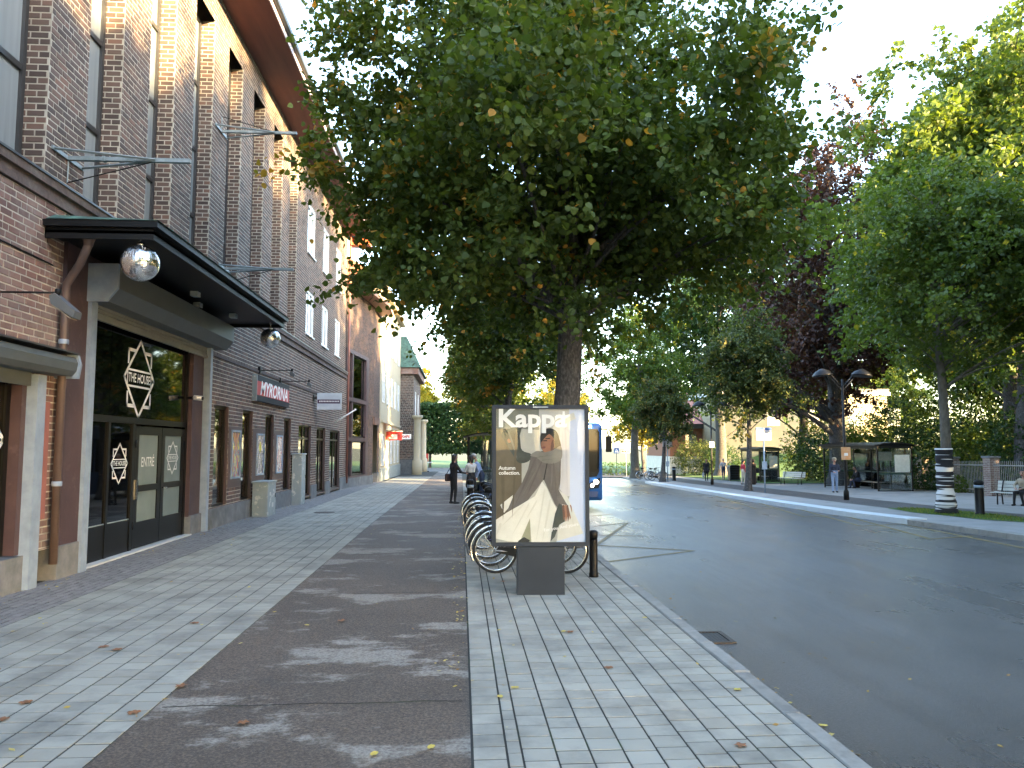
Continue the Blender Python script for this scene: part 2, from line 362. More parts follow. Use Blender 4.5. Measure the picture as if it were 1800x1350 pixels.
# ------------------------------------------------------------------ paving stones
def slabs(parent, cols, y0, y1, py, name, thick=.06, gap=.015, seed=1, prefer=None, mat=None):
    """cols: list of (x0,x1); rows staggered; the 300 that show largest are objects, the rest one mesh"""
    rg = random.Random(seed); L = []
    for k, (x0, x1) in enumerate(cols):
        y = y0-rg.random()*py
        while y < y1:
            l = py*(1+rg.uniform(-.03, .03)); L.append((x0+gap/2, x1-gap/2, y+gap/2, y+l-gap/2, rg.uniform(-.001, .0015), rg.random())); y += l
    def pos(s):
        v = Vector(((s[0]+s[1])/2, (s[2]+s[3])/2, -CAMH)); d = v.dot(Vector(W_))
        if d < .5: return None
        return CX+FPX*v.dot(Vector(R_))/d, CY-FPX*v.dot(Vector(U_))/d
    vis = []
    for i, s in enumerate(L):
        q = pos(s)
        if q and -30 < q[0] < 1830 and 600 < q[1] < 1390: vis.append((math.hypot(s[0], s[2]), i))
    near = set(i for _, i in sorted(vis)[:300])
    c = .0015
    def geo(w, l, h0):
        a, b = w/2, l/2
        v = [(-a, -b, -thick), (a, -b, -thick), (a, b, -thick), (-a, b, -thick), (-a, -b, -c), (a, -b, -c), (a, b, -c), (-a, b, -c),
             (-a+c, -b+c, 0), (a-c, -b+c, 0), (a-c, b-c, 0), (-a+c, b-c, 0)]
        f = [(0, 1, 5, 4), (1, 2, 6, 5), (2, 3, 7, 6), (3, 0, 4, 7), (4, 5, 9, 8), (5, 6, 10, 9), (6, 7, 11, 10), (7, 4, 8, 11), (8, 9, 10, 11)]
        return np.array(v), np.array(f)
    unit = {}
    VV = []; QQ = []; RR = []; nb = 0
    for i, s in enumerate(L):
        w = s[1]-s[0]; l = s[3]-s[2]; cx, cy = (s[0]+s[1])/2, (s[2]+s[3])/2; z = zg(cx, cy)+s[4]
        if i in near:
            key = (round(w, 2), round(l, 2))
            if key not in unit:
                v, f = geo(w, l, 0); unit[key] = mesh_np(name, v, f, np.zeros(9), mat)
            o = obj_me(name, unit[key], parent); o.location = (cx, cy, z); o.rotation_euler = (rg.uniform(-.003, .003), rg.uniform(-.003, .003), rg.uniform(-.008, .008))
        else:
            v, f = geo(w, l, 0); VV.append(v+np.array([cx, cy, z])); QQ.append(f+nb); RR += [s[5]]*9; nb += 12
    o = obj_me(name, mesh_np(name+'_mass', np.vstack(VV), np.vstack(QQ), np.array(RR), mat), parent); o['kind'] = 'stuff'; o.name = 'distant_'+name+'s'
xs = np.linspace(SETT_R, PATH_L, 12); slabs(pave, [(xs[i], xs[i+1]) for i in range(11)], 3.0, 60, .21, 'paver', seed=3, mat=K['slab'])
cols = [(PATH_R+.01, PATH_R+.225), (PATH_R+.225, PATH_R+.32)]; xs = np.linspace(PATH_R+.32, VERGE_R, 10); cols += [(xs[i], xs[i+1]) for i in range(9)]
slabs(verge, cols, 3.0, 50, .2, 'paver', seed=5, mat=K['slab'])
# granite setts along the building
rg = np.random.default_rng(7); B = []; 
for i in range(10):
    y = 5+rg.random()*.1; x0 = -5.93+i*.107
    while y < 50:
        l = rg.uniform(.09, .14); B.append((x0+.053+rg.uniform(-.006, .006), y+l/2, .049+rg.uniform(-.004, .003), l/2-.004, rg.uniform(.0005, .005), rg.random())); y += l
B = np.array(B); n = len(B)
sx = np.array([-1, 1, 1, -1, -.9, .9, .9, -.9]); sy = np.array([-1, -1, 1, 1, -.92, -.92, .92, .92]); sz = np.array([-.05, -.05, -.05, -.05, 0, 0, 0, 0])
V = np.stack([B[:, 0:1]+sx*B[:, 2:3], B[:, 1:2]+sy*B[:, 3:4], np.array([zg(-5, y) for y in B[:, 1]])[:, None]+B[:, 4:5]+sz], -1).reshape(-1, 3)
q = np.array([(0, 1, 5, 4), (1, 2, 6, 5), (2, 3, 7, 6), (3, 0, 4, 7), (4, 5, 6, 7)])
Q = (q[None]+np.arange(n)[:, None, None]*8).reshape(-1, 4)
o = obj_me('granite_setts', mesh_np('granite_setts', V, Q, np.repeat(B[:, 5], 5), K['sett']), pave); o['kind'] = 'stuff'

# seams across the cycle path
cp = bpy.data.objects['cycle_path']
for y in (6.0, 10.4, 14.1, 19.5, 24.): 
    w = [(PATH_L+.05+(PATH_R-PATH_L-.1)*i/8, y+.015*math.sin(i*2.1+y)) for i in range(9)]
    V = [(x, yy+s*.007, zg(x, yy)-.0035) for x, yy in w for s in (-1, 1)]
    obj_me('seam', mesh_np('seam', V, [(2*i, 2*i+2, 2*i+3, 2*i+1) for i in range(8)], None, K['joint']), cp)
# ------------------------------------------------------------------ kerbs
kerb = strip('kerb', VERGE_R+.005, 2.44, -6, 70, -.04, K['joint'], 1, 40)
rg = random.Random(4); kmesh = None
for i in range(52):
    y = 1.5+i*1.02; x = 2.395
    if kmesh is None:
        b = bmesh.new(); bmesh.ops.create_cube(b, size=1); bmesh.ops.scale(b, vec=(.15, 1.005, .30), verts=b.verts); bmesh.ops.bevel(b, geom=b.edges[:], offset=.014, segments=1, affect='EDGES')
        kmesh = bpy.data.meshes.new('kerbstone'); b.to_mesh(kmesh); b.free(); kmesh.materials.append(K['granite'])
    o = obj_me('kerbstone', kmesh, kerb); o.location = (x+rg.uniform(-.006, .006), y+.5, zg(x, y+.5)-.148+rg.uniform(-.006, .004)); o.rotation_euler = (0, 0, rg.uniform(-.008, .008))
kerb2 = strip('far_kerb', lambda y: KR(y)+.04, lambda y: KR(y)+.3, -12, 79, -.05, K['joint'], 1, 80)
def kerb_piece(x, y, y2, w, mat, h=.0):
    a = Vector((KR(y), y, zg(KR(y), y))); b_ = Vector((KR(y2), y2, zg(KR(y2), y2))); d = b_-a; c = (a+b_)/2
    mb = MB(); mb.cbox(0, w, -d.length/2+.004, d.length/2-.004, -.26, .012+h, .015)
    o = mb.build('kerbstone', mat, kerb2); o.location = c; o.rotation_euler = (math.atan2(d.z, d.length), 0, -math.atan2(d.x, d.y))
y = 8.
while y < 76:
    bus_zone = 20.2 < y < 60; l = 1.0 if y < 40 else 2.0
    kerb_piece(0, y, y+l, .62 if bus_zone else .30, K['palekerb'] if bus_zone else K['granite'], .03 if bus_zone else 0)
    y += l
# ------------------------------------------------------------------ painted lines, drain, manhole
def mark(name, p, q, w, label, parent=None, dz=-.119):
    p, q = Vector(p[:2]), Vector(q[:2]); d = (q-p).normalized(); n_ = Vector((-d.y, d.x))*w/2; N = max(2, int((q-p).length)); V = []
    for i in range(N+1):
        c = p+(q-p)*i/N
        for s in (-1, 1): e = c+n_*s; V.append((e.x, e.y, zg(e.x, e.y)+dz))
    return obj_me(name, mesh_np(name, V, [(2*i, 2*i+1, 2*i+3, 2*i+2) for i in range(N)], None, K['yellow']), parent)
road = bpy.data.objects['road']
def gz(px, py): return onG(px, py)
mk = [((1513, 917), (1582, 913)), ((1635, 938), (1710, 933)), ((1414, 902), (1480, 899)), ((1330, 889), (1392, 886)), ((1260, 877), (1318, 874)), ((1200, 868), (1250, 865)),
      ((1582, 913), (1800, 953)), ((1480, 899), (1635, 938)), ((1392, 886), (1513, 917)), ((1318, 874), (1414, 902)), ((1250, 865), (1330, 889))]
for a, b in mk: mark('yellow_line', gz(*a), gz(*b), .12, '', road)
for a, b in (((1048, 948), (1220, 957)), ((1044, 917), (1104, 911)), ((1104, 911), (1048, 948)), ((1042, 931), (1130, 933)), ((1220, 957), (1070, 975)), ((1040, 900), (1075, 897))): mark('yellow_line', gz(*a), gz(*b), .09, '', road)
d = MB(); zc = zg(2.6, 8.25)-.121
d.box(2.48, 2.86, 8.0, 8.05, zc-.05, zc+.012).box(2.48, 2.86, 8.45, 8.5, zc-.05, zc+.012).box(2.48, 2.53, 8.05, 8.45, zc-.05, zc+.012).box(2.81, 2.86, 8.05, 8.45, zc-.05, zc+.012)
dr = thing('storm_drain', 'square cast iron drain grate in the road beside the kerb', 'drain', (2.67, 8.25, zc))
d.build('drain_frame', K['iron'], dr, True)
for i in range(7): MB().box(2.535+i*.04, 2.555+i*.04, 8.05, 8.45, zc-.04, zc+.006).build('bar', K['iron'], dr, True)
MB().box(2.53, 2.81, 8.05, 8.45, zc-.045, zc+.0025).build('sump', K['black'], dr, True)
p = onG(570, 901); mh = MB(); mh.lathe([(.31, -.02), (.31, .004), (.29, .007), (.05, .007), (.04, .01)], 28, Matrix.Translation((p[0], p[1], p[2]+.004)))
tag(mh.build('manhole_cover', K['iron']), 'round rusty manhole cover set in the grey paving', 'manhole cover')
# grass round the wrapped tree
t1 = onG(1664, 903); V = [(t1[0]+.2, t1[1]-.3, zg(t1[0], t1[1])+.03)]; 
for i in range(40):
    a = i/40*2*math.pi; r = 1+.12*math.sin(3*a+1)+.08*math.sin(7*a); x, y = t1[0]+.2+.95*r*math.cos(a), t1[1]-.3+3.0*r*math.sin(a); V.append((x, y, zg(x, y)+.012))
tag(obj_me('grass_patch', mesh_np('grass_patch', V, [(0, 1+i, 1+(i+1) % 40) for i in range(40)], None, K['grass'])), kind='structure')
# ------------------------------------------------------------------ trees
K['bark'] = PM('linden_bark', [(.014, .013, .013), (.06, .057, .055), (.17, .165, .158)], .95, scale=14, stretch=(2.0, 2.0, .8), bump=1., bscale=22, coord='obj')
K['bark2'] = PM('grey_bark', [(.05, .045, .036), (.10, .09, .07), (.15, .135, .11)], .9, scale=6, stretch=(2, 2, .8), bump=.6, bscale=30, coord='obj')
G = lambda *c: list(c)
K['leaf_main'] = leafmat('linden_leaves', [(0.025, 0.047, 0.011), (0.055, 0.091, 0.018), (0.088, 0.127, 0.022), (0.145, 0.169, 0.029), (0.276, 0.182, 0.028), (0.441, 0.234, 0.039)], [0, .3, .6, .9, .955, 1], .42)
K['leaf_mid'] = leafmat('green_leaves', [(0.029, 0.051, 0.011), (0.06, 0.097, 0.016), (0.097, 0.135, 0.021), (0.157, 0.182, 0.028), (0.343, 0.284, 0.034)], [0, .3, .65, .93, 1], .42)
K['leaf_light'] = leafmat('light_green_leaves', [(0.035, 0.066, 0.011), (0.064, 0.11, 0.019), (0.105, 0.154, 0.023), (0.175, 0.198, 0.028), (0.373, 0.297, 0.033)], [0, .3, .65, .9, 1], .45)
K['leaf_olive'] = leafmat('olive_leaves', [(.026, .042, .014), (.05, .072, .02), (.075, .095, .026), (.11, .115, .03), (.2, .15, .035)], [0, .3, .65, .9, 1], .4)
K['leaf_dark'] = leafmat('dark_leaves', [(0.011, 0.03, 0.01), (0.022, 0.054, 0.015), (0.041, 0.083, 0.02), (0.08, 0.12, 0.025)], None, .3)
K['leaf_copper'] = leafmat('copper_beech_leaves', [(0.022, 0.01, 0.01), (0.041, 0.018, 0.015), (0.076, 0.034, 0.024), (0.124, 0.058, 0.033)], None, .3)
K['leaf_yellow'] = leafmat('sun_yellow_leaves', [(.10, .12, .015), (.2, .19, .02), (.34, .27, .03), (.42, .30, .04)], None, .5)  # yellow of sunlit foliage is put into the leaf colour

def leaf_cloud(rg, O, D, L, nper, ls, droop=.3, jit=.07, up=.55, hexa=False):
    """leaves strung along twigs; O origins, D directions, L lengths -> verts, quads, rnd"""
    n = len(O)*nper; k = np.repeat(np.arange(len(O)), nper)
    t = rg.uniform(.02, 1, n)**.8; l = L[k]
    P = O[k]+D[k]*(t*l)[:, None]; P[:, 2] -= droop*l*t*t
    P += rg.normal(0, 1, (n, 3))*(jit*(.5+l))[:, None]
    side = rg.normal(0, 1, (n, 3)); d = D[k]*.7+side*.8; d[:, 2] -= .45
    d /= np.linalg.norm(d, axis=1)[:, None]
    nr = rg.normal(0, .75, (n, 3)); nr[:, 2] += up*1.4
    w = np.cross(nr, d); w /= np.linalg.norm(w, axis=1)[:, None]+1e-6
    s = ls*rg.uniform(.6, 1.25, n)[:, None]
    nn = np.cross(d, w)
    if hexa:
        V = np.stack([P, P+d*s*.18+w*s*.40+nn*s*.05, P+d*s*.58+w*s*.42+nn*s*.06, P+d*s*1.02-nn*s*.06, P+d*s*.58-w*s*.42+nn*s*.06, P+d*s*.18-w*s*.40+nn*s*.05], 1).reshape(-1, 3)
        return V, np.arange(n*6).reshape(-1, 6), k
    a = P; b = P+d*s*.48+w*s*.44+nn*s*.06; c = P+d*s-nn*s*.05; e = P+d*s*.48-w*s*.44+nn*s*.06
    V = np.stack([a, b, c, e], 1).reshape(-1, 3); Q = np.arange(n*4).reshape(-1, 4)
    return V, Q, k
def fnoise(v): return mnoise.noise(Vector(v))
def tree_meshes(seed, H, tr, cz, rx, rz, nclump, ntwig, nper, ls, leafm, barkm, shape='round', lean=(0, 0), low=.0, cs=None, yellow=.0, burl=False, shell=.5, off=(0, 0), rzd=None):
    """returns (trunk mesh, branches mesh, crown mesh) in local coordinates, base at the origin"""
    rg = np.random.default_rng(seed); cs = cs or rx*.3
    top = cz+rz*.75
    def axis(z):
        t = z/top; return np.array([lean[0]*t*t*top+.12*math.sin(z*.6+seed), lean[1]*t*top+.1*math.sin(z*.5+2*seed), z])-np.array([.12*math.sin(seed), .1*math.sin(2*seed), 0])
    def rad(z):
        t = max(0, z/top); return tr*(1.-.85*t**.9)+tr*.55*math.exp(-z/.35)
    zs = [-.15, .05, .2, .45, .8, 1.2, 1.7, 2.3, 3, 3.8, 4.7, 5.8, 7, 8.5, 10, 12, 14, 17, 20, 24]; zs = [z for z in zs if z < top]+[top]
    mb = MB(); N = 14; vs = []
    for z in zs:
        c = axis(max(z, 0)); r = max(rad(max(0, z)), .02)
        for k in range(N):
            a = 2*math.pi*k/N; q = r*(1+.10*fnoise((math.cos(a)*1.4, math.sin(a)*1.4, z*.8+seed))*1.4+.05*math.sin(3*a+seed)*math.exp(-max(z, 0)))
            if burl: q *= 1+.28*math.exp(-((z-3.55)/.22)**2)*max(0, math.cos(a-.1))+.16*math.exp(-((z-3.1)/.3)**2)*max(0, math.cos(a+1.6))
            vs.append((c[0]+q*math.cos(a), c[1]+q*math.sin(a), z))
    fs = [(i*N+k, i*N+(k+1) % N, (i+1)*N+(k+1) % N, (i+1)*N+k) for i in range(len(zs)-1) for k in range(N)]
    trunk = bpy.data.meshes.new('trunk'); trunk.from_pydata(vs, [], fs); trunk.materials.append(barkm); trunk.polygons.foreach_set('use_smooth', [True]*len(fs))
    # clump centres in a lumpy envelope
    Cc = []
    while len(Cc) < nclump:
        d = rg.normal(0, 1, 3); d /= np.linalg.norm(d)
        env = .80+.55*fnoise(tuple(d*1.9+seed*3.1))+.28*fnoise(tuple(d*4.2+seed))
        r = env*rg.uniform(shell**2, 1)**.5
        zr = d[2]*r; wx = 1.
        if shape == 'cone': wx = 1-.62*max(-.3, zr)
        if shape == 'wide': wx = 1-.25*zr
        p = np.array([d[0]*r*rx*wx+off[0], d[1]*r*rx*wx+off[1], cz+zr*(rz if zr > 0 or rzd is None else rzd)])
        if p[2] < low+.25*math.sin(p[0]*1.7+seed): continue
        p[:2] += axis(min(p[2], top))[:2]; Cc.append(p)
    Cc = np.array(Cc)
    # limbs
    bb = MB(); order = rg.permutation(nclump)[:min(nclump, 70)]
    for q, i in enumerate(order):
        p = Cc[i]; a = axis(min(top, max(0, p[2]))); hd = math.hypot(p[0]-a[0], p[1]-a[1])
        z0 = min(top*.97, max(low*.9+.3, p[2]-.55*hd-.3)); s = axis(z0); r0 = max(.018, rad(z0)*(.42 if q < 16 else .25)); m_ = (s+p)/2+np.array([0, 0, .12*hd])+rg.normal(0, .08*hd+.02, 3)
        pts = [s*(1-t)**2+m_*2*t*(1-t)+p*t*t for t in (0, .2, .4, .6, .8, 1)]
        bb.tube(pts, [r0*(1-.88*t) for t in (0, .2, .4, .6, .8, 1)], 6, False)
    br = bpy.data.meshes.new('branches'); br.from_pydata(bb.v, [], bb.f); br.materials.append(barkm); br.polygons.foreach_set('use_smooth', [True]*len(bb.f))
    # twigs with leaves
    k = np.repeat(np.arange(nclump), ntwig); n = len(k)
    ax = np.array([axis(min(top, max(0, p[2]-.3*rz*.3))) for p in Cc]); out = Cc-ax; out /= np.linalg.norm(out, axis=1)[:, None]+.2
    D = rg.normal(0, 1, (n, 3))*np.array([1, 1, .55])+out[k]*.55; D /= np.linalg.norm(D, axis=1)[:, None]
    O = Cc[k]+rg.normal(0, .22*cs, (n, 3)); L = cs*rg.uniform(.45, 1.15, n)
    V, Qd, kk = leaf_cloud(rg, O, D, L, nper, ls, hexa=burl)
    cl = rg.uniform(0, 1, nclump)[k][kk]; tw = rg.uniform(0, 1, n)[kk]; lf = rg.uniform(0, 1, len(kk))
    rnd = np.clip(.30*cl+.22*tw+.36*lf, 0, .90)
    if yellow:
        yt = (rg.uniform(0, 1, n) < yellow)[kk]; rnd = np.where(yt, .9+.1*lf, rnd); rnd = np.where(lf > 1-yellow*.5, 1., rnd)
    crown = mesh_np('crown', V, Qd, rnd, leafm)
    return trunk, br, crown
def plant_tree(name, label, loc, meshes, rz=0, sc=1., group=None, cat='tree'):
    t = thing(name, label, cat, (loc[0], loc[1], zg(loc[0], loc[1])), rz, group)
    for nm, me in zip(('trunk', 'branches', 'crown'), meshes):
        o = obj_me(nm, me, t); o.scale = (sc,)*3
    return t
GR = 'trees along the street and in the park'
plant_tree('linden_tree', 'large street linden with knobbly dark trunk growing behind the advertising stand', (1.93, 15.1),
           tree_meshes(11, 15, .33, 7.6, 5.5, 7.2, 310, 11, 40, .118, K['leaf_main'], K['bark'], 'round', (.0, 0), 4.55, 1.15, .035, True, .4, (-.1, .2), 3.2))
L2 = tree_meshes(23, 11, .21, 7.2, 3.5, 4.2, 120, 10, 24, .17, K['leaf_main'], K['bark'], 'round', (0, 0), 3.1, .95, .03, shell=.4)
plant_tree('linden_tree', 'thin trunked street linden beside the dark open shelter', (1.75, 31.), L2)
plant_tree('linden_tree', 'street linden on the verge beyond the dark open shelter', (1.8, 45.5), L2, 2.1)
plant_tree('linden_tree', 'furthest street linden on the verge before the side street', (1.9, 60.), L2, 4.0, 1.05)
for x, y, rz, lab in ((1.9, -4.5, 1.3, 'street linden on the verge south of the advertising stand'), (1.9, -19., 3.1, 'second street linden on the verge south of the advertising stand'), (1.9, -33., 5.1, 'third street linden on the verge south of the advertising stand')): plant_tree('linden_tree', lab, (x, y), L2, rz, 1.35)
R1 = tree_meshes(31, 13, .19, 7.9, 4.5, 4.3, 220, 10, 26, .15, K['leaf_mid'], K['bark2'], 'wide', (0, .0), 4.0, 1.05, .03, shell=.4, off=(1.3, 0))
for x, y, rz, lab in ((14.6, 6.5, 1., 'street tree of the park side row south of the wrapped tree'), (14.9, -8., 2.5, 'second street tree south of the wrapped tree'), (15.2, -22., 4., 'third street tree south of the wrapped tree')): plant_tree('street_tree', lab, (x, y), R1, rz, 1.1)
plant_tree('street_tree', 'street tree with trunk wrapped in black and white knitting', (t1[0], t1[1]), R1)
R2 = tree_meshes(37, 10, .17, 7.0, 2.9, 3.9, 130, 9, 22, .16, K['leaf_olive'], K['bark'], 'cone', (.0, 0), 3.3, .8, .03, shell=.35)
p = onG(1315, 863); plant_tree('street_tree', 'young cone shaped tree with olive leaves by the bus stop sign', p, R2)
R3 = tree_meshes(41, 15, .36, 9.2, 4.4, 6.0, 130, 9, 24, .2, K['leaf_light'], K['bark2'], 'cone', (.045, 0), 3.4, 1.05, .05, shell=.35)
p = onG(1118, 841); plant_tree('street_tree', 'leaning light green tree with sunlit trunk by the parked bicycles', p, R3, 0, 1.2)
R4 = tree_meshes(43, 8, .2, 5.6, 2.7, 2.9, 80, 9, 22, .18, K['leaf_olive'], K['bark'], 'round', (0, 0), 3.2, .8, .12, shell=.3)
p = onG(1165, 847); plant_tree('street_tree', 'small yellowing tree beside the further bus stop sign', p, R4)
BIG = tree_meshes(51, 22, .5, 12.5, 6.8, 9.6, 260, 9, 26, .26, K['leaf_mid'], K['bark'], 'round', (0, 0), 3.2, 1.6, .02, shell=.4)
BIG2 = tree_meshes(53, 20, .45, 11.5, 6.2, 9.0, 190, 9, 24, .25, K['leaf_dark'], K['bark'], 'wide', (0, 0), 2.5, 1.6, 0, shell=.4)
COP = tree_meshes(57, 26, .6, 14.5, 7.5, 12.5, 210, 9, 24, .28, K['leaf_copper'], K['bark'], 'round', (0, 0), 3.2, 1.7, 0, shell=.4)
YEL = tree_meshes(59, 12, .25, 7, 4.0, 4.8, 90, 9, 22, .24, K['leaf_yellow'], K['bark'], 'round', (0, 0), 2.6, 1.1, 0, shell=.4)
for x, y, ms, rz, sc, lab in (
    (30., 40., BIG, .3, 1.3, 'tall park tree rising behind the wrapped street tree'),
    (25.8, 51.5, COP, .0, 1.0, 'tall copper beech with purple leaves rising over the park'),
    (34.5, 46.0, BIG2, 1.2, 1.05, 'dense dark park tree behind the nearer bus shelter'),
    (30.0, 66.0, BIG, 3.0, 1.0, 'tall green park tree at the edge of the lawn'),
    (27.0, 79.0, BIG2, 2.2, 1.38, 'tall dark tree at the far edge of the lawn beside the beige wall'),
    (40.0, 52.0, BIG, 2.6, 1.1, 'tall green park tree behind the dense dark one'),
    (26.5, 17.0, BIG2, 3.3, 1.12, 'park tree inside the railings south of the bench'),
    (25.0, 4.5, BIG, 4.1, 1.15, 'park tree leaning over the pavement south of the railings'),
    (34.0, -1.0, BIG2, 5.0, 1.29, 'park tree well behind the near end of the railings'),
    (26.0, -8.0, BIG, 5.6, .95, 'park tree beside the southern end of the railings'),
    (25.0, -19.0, BIG2, 1.6, 1.26, 'dark park tree past the southern end of the railings'),
    (35.0, -14.0, BIG, 2.9, 1.26, 'tall park tree deep inside the southern park'),
    (30.5, -15.0, BIG2, 3.9, 1.05, 'unseen dark tree added among the southern park trees for shade'),  # this tree and the next are added, out of view, to shade the foreground
    (31.5, -25.0, BIG2, .2, 1.25, 'unseen broad dark tree added in the southern park for shade'),
    (27.6, 36.0, BIG, 2.2, 1.15, 'tall park tree behind the brick pillars of the railings'),
    (36.5, 44.5, BIG, 4.6, 1.3, 'very tall park tree rising behind the thicket'),
    (27.0, -31.0, BIG, .6, 1.1, 'southernmost park tree behind the railings'),
    (22.0, 92.0, YEL, .0, 1.0, 'tree coloured sunlit yellow across the side street'),
    (13.5, 104.0, YEL, 2.0, 1.15, 'tree coloured sunlit yellow at the edge of the far lawn'),
    (-6.5, 109.0, YEL, 4.0, 1.25, 'tree coloured sunlit yellow showing above the clipped limes')):
    plant_tree('park_tree', lab, (x, y), ms, rz, sc)
for i, (x, y, ms, rz, sc) in enumerate(((-24, 118, BIG, 1, .9), (-10, 126, BIG2, 2, .9), (4, 122, BIG, 3.5, .8), (17, 128, BIG2, 4, .85), (31, 120, BIG, 5, .85), (46, 116, BIG2, .5, .9), (62, 108, BIG, 2.5, .9), (75, 92, BIG2, 3, .9), (60, 70, BIG, 1.9, 1.), (-42, 112, BIG, 4.4, .9))):
    plant_tree('background_tree', 'tall leafy tree standing in the background beyond the far lawn', (x, y), ms, rz, sc, 'background trees beyond the far lawn')
for x, y, ms, rz, sc in ((-14, -58, BIG, 1, .9), (-3, -64, BIG2, 2, .9), (8, -60, BIG, 3.5, .9), (18, -55, BIG2, 4, .9), (-26, -60, BIG2, 5, .9), (29, -48, BIG, 2, 1.)):
    plant_tree('background_tree', 'tall leafy tree closing the southern end of the street', (x, y), ms, rz, sc, 'trees closing the southern end of the street')
# ------------------------------------------------------------------ brickwork
class Bricks:
    def __init__(s): s.L = []; s.mort = MB(); s.rg = random.Random(2)
    def wall(s, O, U, N, u0, u1, v0, v1, openings=(), ch=.098, bl=.262, jt=.02, proud=.0065, red=None):
        O, U, N = Vector(O), Vector(U).normalized(), Vector(N).normalized(); k0 = int(math.floor(v0/ch+.01)); k = k0
        while k*ch < v1-.02:
            a, b = max(v0, k*ch), min(v1, (k+1)*ch); vm = (a+b)/2
            iv = [(u0, u1)]
            for (p, q, r, t) in openings:
                if r < vm < t:
                    nv = []
                    for (x, y) in iv:
                        if q <= x or p >= y: nv.append((x, y)); continue
                        if p > x+.01: nv.append((x, p))
                        if q < y-.01: nv.append((q, y))
                    iv = nv
            for (x, y) in iv:
                s.mort.add([O+U*x+Vector((0, 0, a)), O+U*y+Vector((0, 0, a)), O+U*y+Vector((0, 0, b)), O+U*x+Vector((0, 0, b))], [(0, 1, 2, 3)])
                j = math.floor(x/bl)-1; ph = (0, .5, .25, .75)[k % 4 if y-x > 1 else k % 2]
                while True:
                    p = (j+ph)*bl; q = p+bl; j += 1
                    if p > y: break
                    segs = [(p, q)]
                    if (k % 4 == 0 and y-x > 1) and j % 2: segs = [(p, (p+q)/2), ((p+q)/2, q)]
                    for (e, f) in segs:
                        e, f = max(e, x), min(f, y)
                        if f-e < .05: continue
                        w = f-e-jt; h = b-a-jt; d = proud+s.rg.uniform(-.003, .003)
                        rd = s.rg.random() if red is None else red(s.rg)
                        s.L.append((O+U*((e+f)/2)+Vector((0, 0, vm)), U, N, w, h, d, rd))
            k += 1
    def build(s, parent, mat, singles=300, mmat=None):
        wall_o = s.mort.build('wall', mmat or K['mortar'], parent)
        def score(b):
            v = b[0]-Vector((0, 0, CAMH)); dz = v.dot(Vector(W_))
            if dz < 1: return 0
            x = CX+FPX*v.dot(Vector(R_))/dz; y = CY-FPX*v.dot(Vector(U_))/dz
            if not (2 < x < 1798 and 2 < y < 1348): return 0
            vd = v.normalized(); return b[3]*b[4]*max(0, -vd.dot(b[2]))/v.length_squared
        sc = [score(b) for b in s.L]; idx = set(sorted(range(len(s.L)), key=lambda i: -sc[i])[:singles]) if singles else set()
        sg = np.array([(-.5, -.5, 0), (.5, -.5, 0), (.5, .5, 0), (-.5, .5, 0), (-.48, -.44, 1), (.48, -.44, 1), (.48, .44, 1), (-.48, .44, 1)])
        qf = np.array([(0, 1, 5, 4), (1, 2, 6, 5), (2, 3, 7, 6), (3, 0, 4, 7), (4, 5, 6, 7)])
        if singles: unit = mesh_np('brick', sg, qf, np.zeros(5), mat)
        VV = []; RR = []
        for i, (c, U, N, w, h, d, rd) in enumerate(s.L):
            Z = Vector((0, 0, 1))
            if i in idx:
                o = obj_me('brick', unit, wall_o); m_ = Matrix((U*w, Z*h, N*d)).transposed().to_4x4(); m_.translation = c; o.matrix_local = m_
            else: VV.append(np.array(c)+sg[:, 0:1]*w*np.array(U)+sg[:, 1:2]*h*np.array(Z)+sg[:, 2:3]*d*np.array(N)); RR += [rd]*5
        VV = np.vstack(VV); n_ = len(VV)//8
        o = obj_me('brickwork', mesh_np('brickwork', VV, (qf[None]+np.arange(n_)[:, None, None]*8).reshape(-1, 4), np.array(RR), mat), wall_o); o['kind'] = 'stuff'
        return wall_o

# ------------------------------------------------------------------ the long brick building
XF, XP, XG, XE = -5.9, -6.0, -6.42, -4.9
ZS0, ZS1, ZT, ZR = 5.40, 5.74, 12.2, 13.0
bb = thing('brick_building', 'long dark brick building with tall pier windows, shopfronts and a canopied entrance', 'building', (-8, 20, 0))
PF = [3.95, 6.36, 8.77, 11.17, 13.5, 15.87, 18.29, 20.67, 23.06, 25.45]; PW = 1.13; YW = 27.85; YEND = 40.
SHOP = [(18.85, 19.95, .46, 2.93), (21.2, 22.22, .46, 2.93), (23.65, 24.72, .46, 2.92), (26.1, 27.16, .46, 2.9), (28.4, 30.75, .06, 2.78), (31.9, 33.95, .02, 2.74), (35.1, 37.9, 0., 2.7)]
ENT = (11.62, 18.4, -.2, 4.95); LWIN = (6.0, 11.02, .46, 2.93)
UPW = [(29.75, 31.2), (33.1, 34.5), (36.5, 37.9)]
low = Bricks(); red = Bricks(); up = Bricks()
Ux, Nx = (0, 1, 0), (1, 0, 0)
red.wall((XF, 0, 0), Ux, Nx, 2., 11.62, .46, ZS0, [LWIN])
low.wall((XF, 0, 0), Ux, Nx, 18.4, YEND, .42, 4.1, SHOP)
low.wall((XF-.02, 0, 0), Ux, Nx, 18.4, YEND, 4.1, ZS0)
low.wall((XF, 0, 0), Ux, Nx, 11.62, 18.4, 4.95, ZS0)
for y in PF:
    up.wall((XP, 0, 0), Ux, Nx, y, y+PW, ZS1, ZT)
    up.wall((0, y, 0), (-1, 0, 0), (0, -1, 0), -XP, -XG+.06, ZS1, ZT)
    up.wall((0, y+PW, 0), (1, 0, 0), (0, 1, 0), XG-.06, XP, ZS1, ZT)
up.wall((0, YW, 0), (-1, 0, 0), (0, -1, 0), -XP, -XG+.06, ZS1, ZT)
up.wall((XP, 0, 0), Ux, Nx, 2., YW, ZT, ZR)
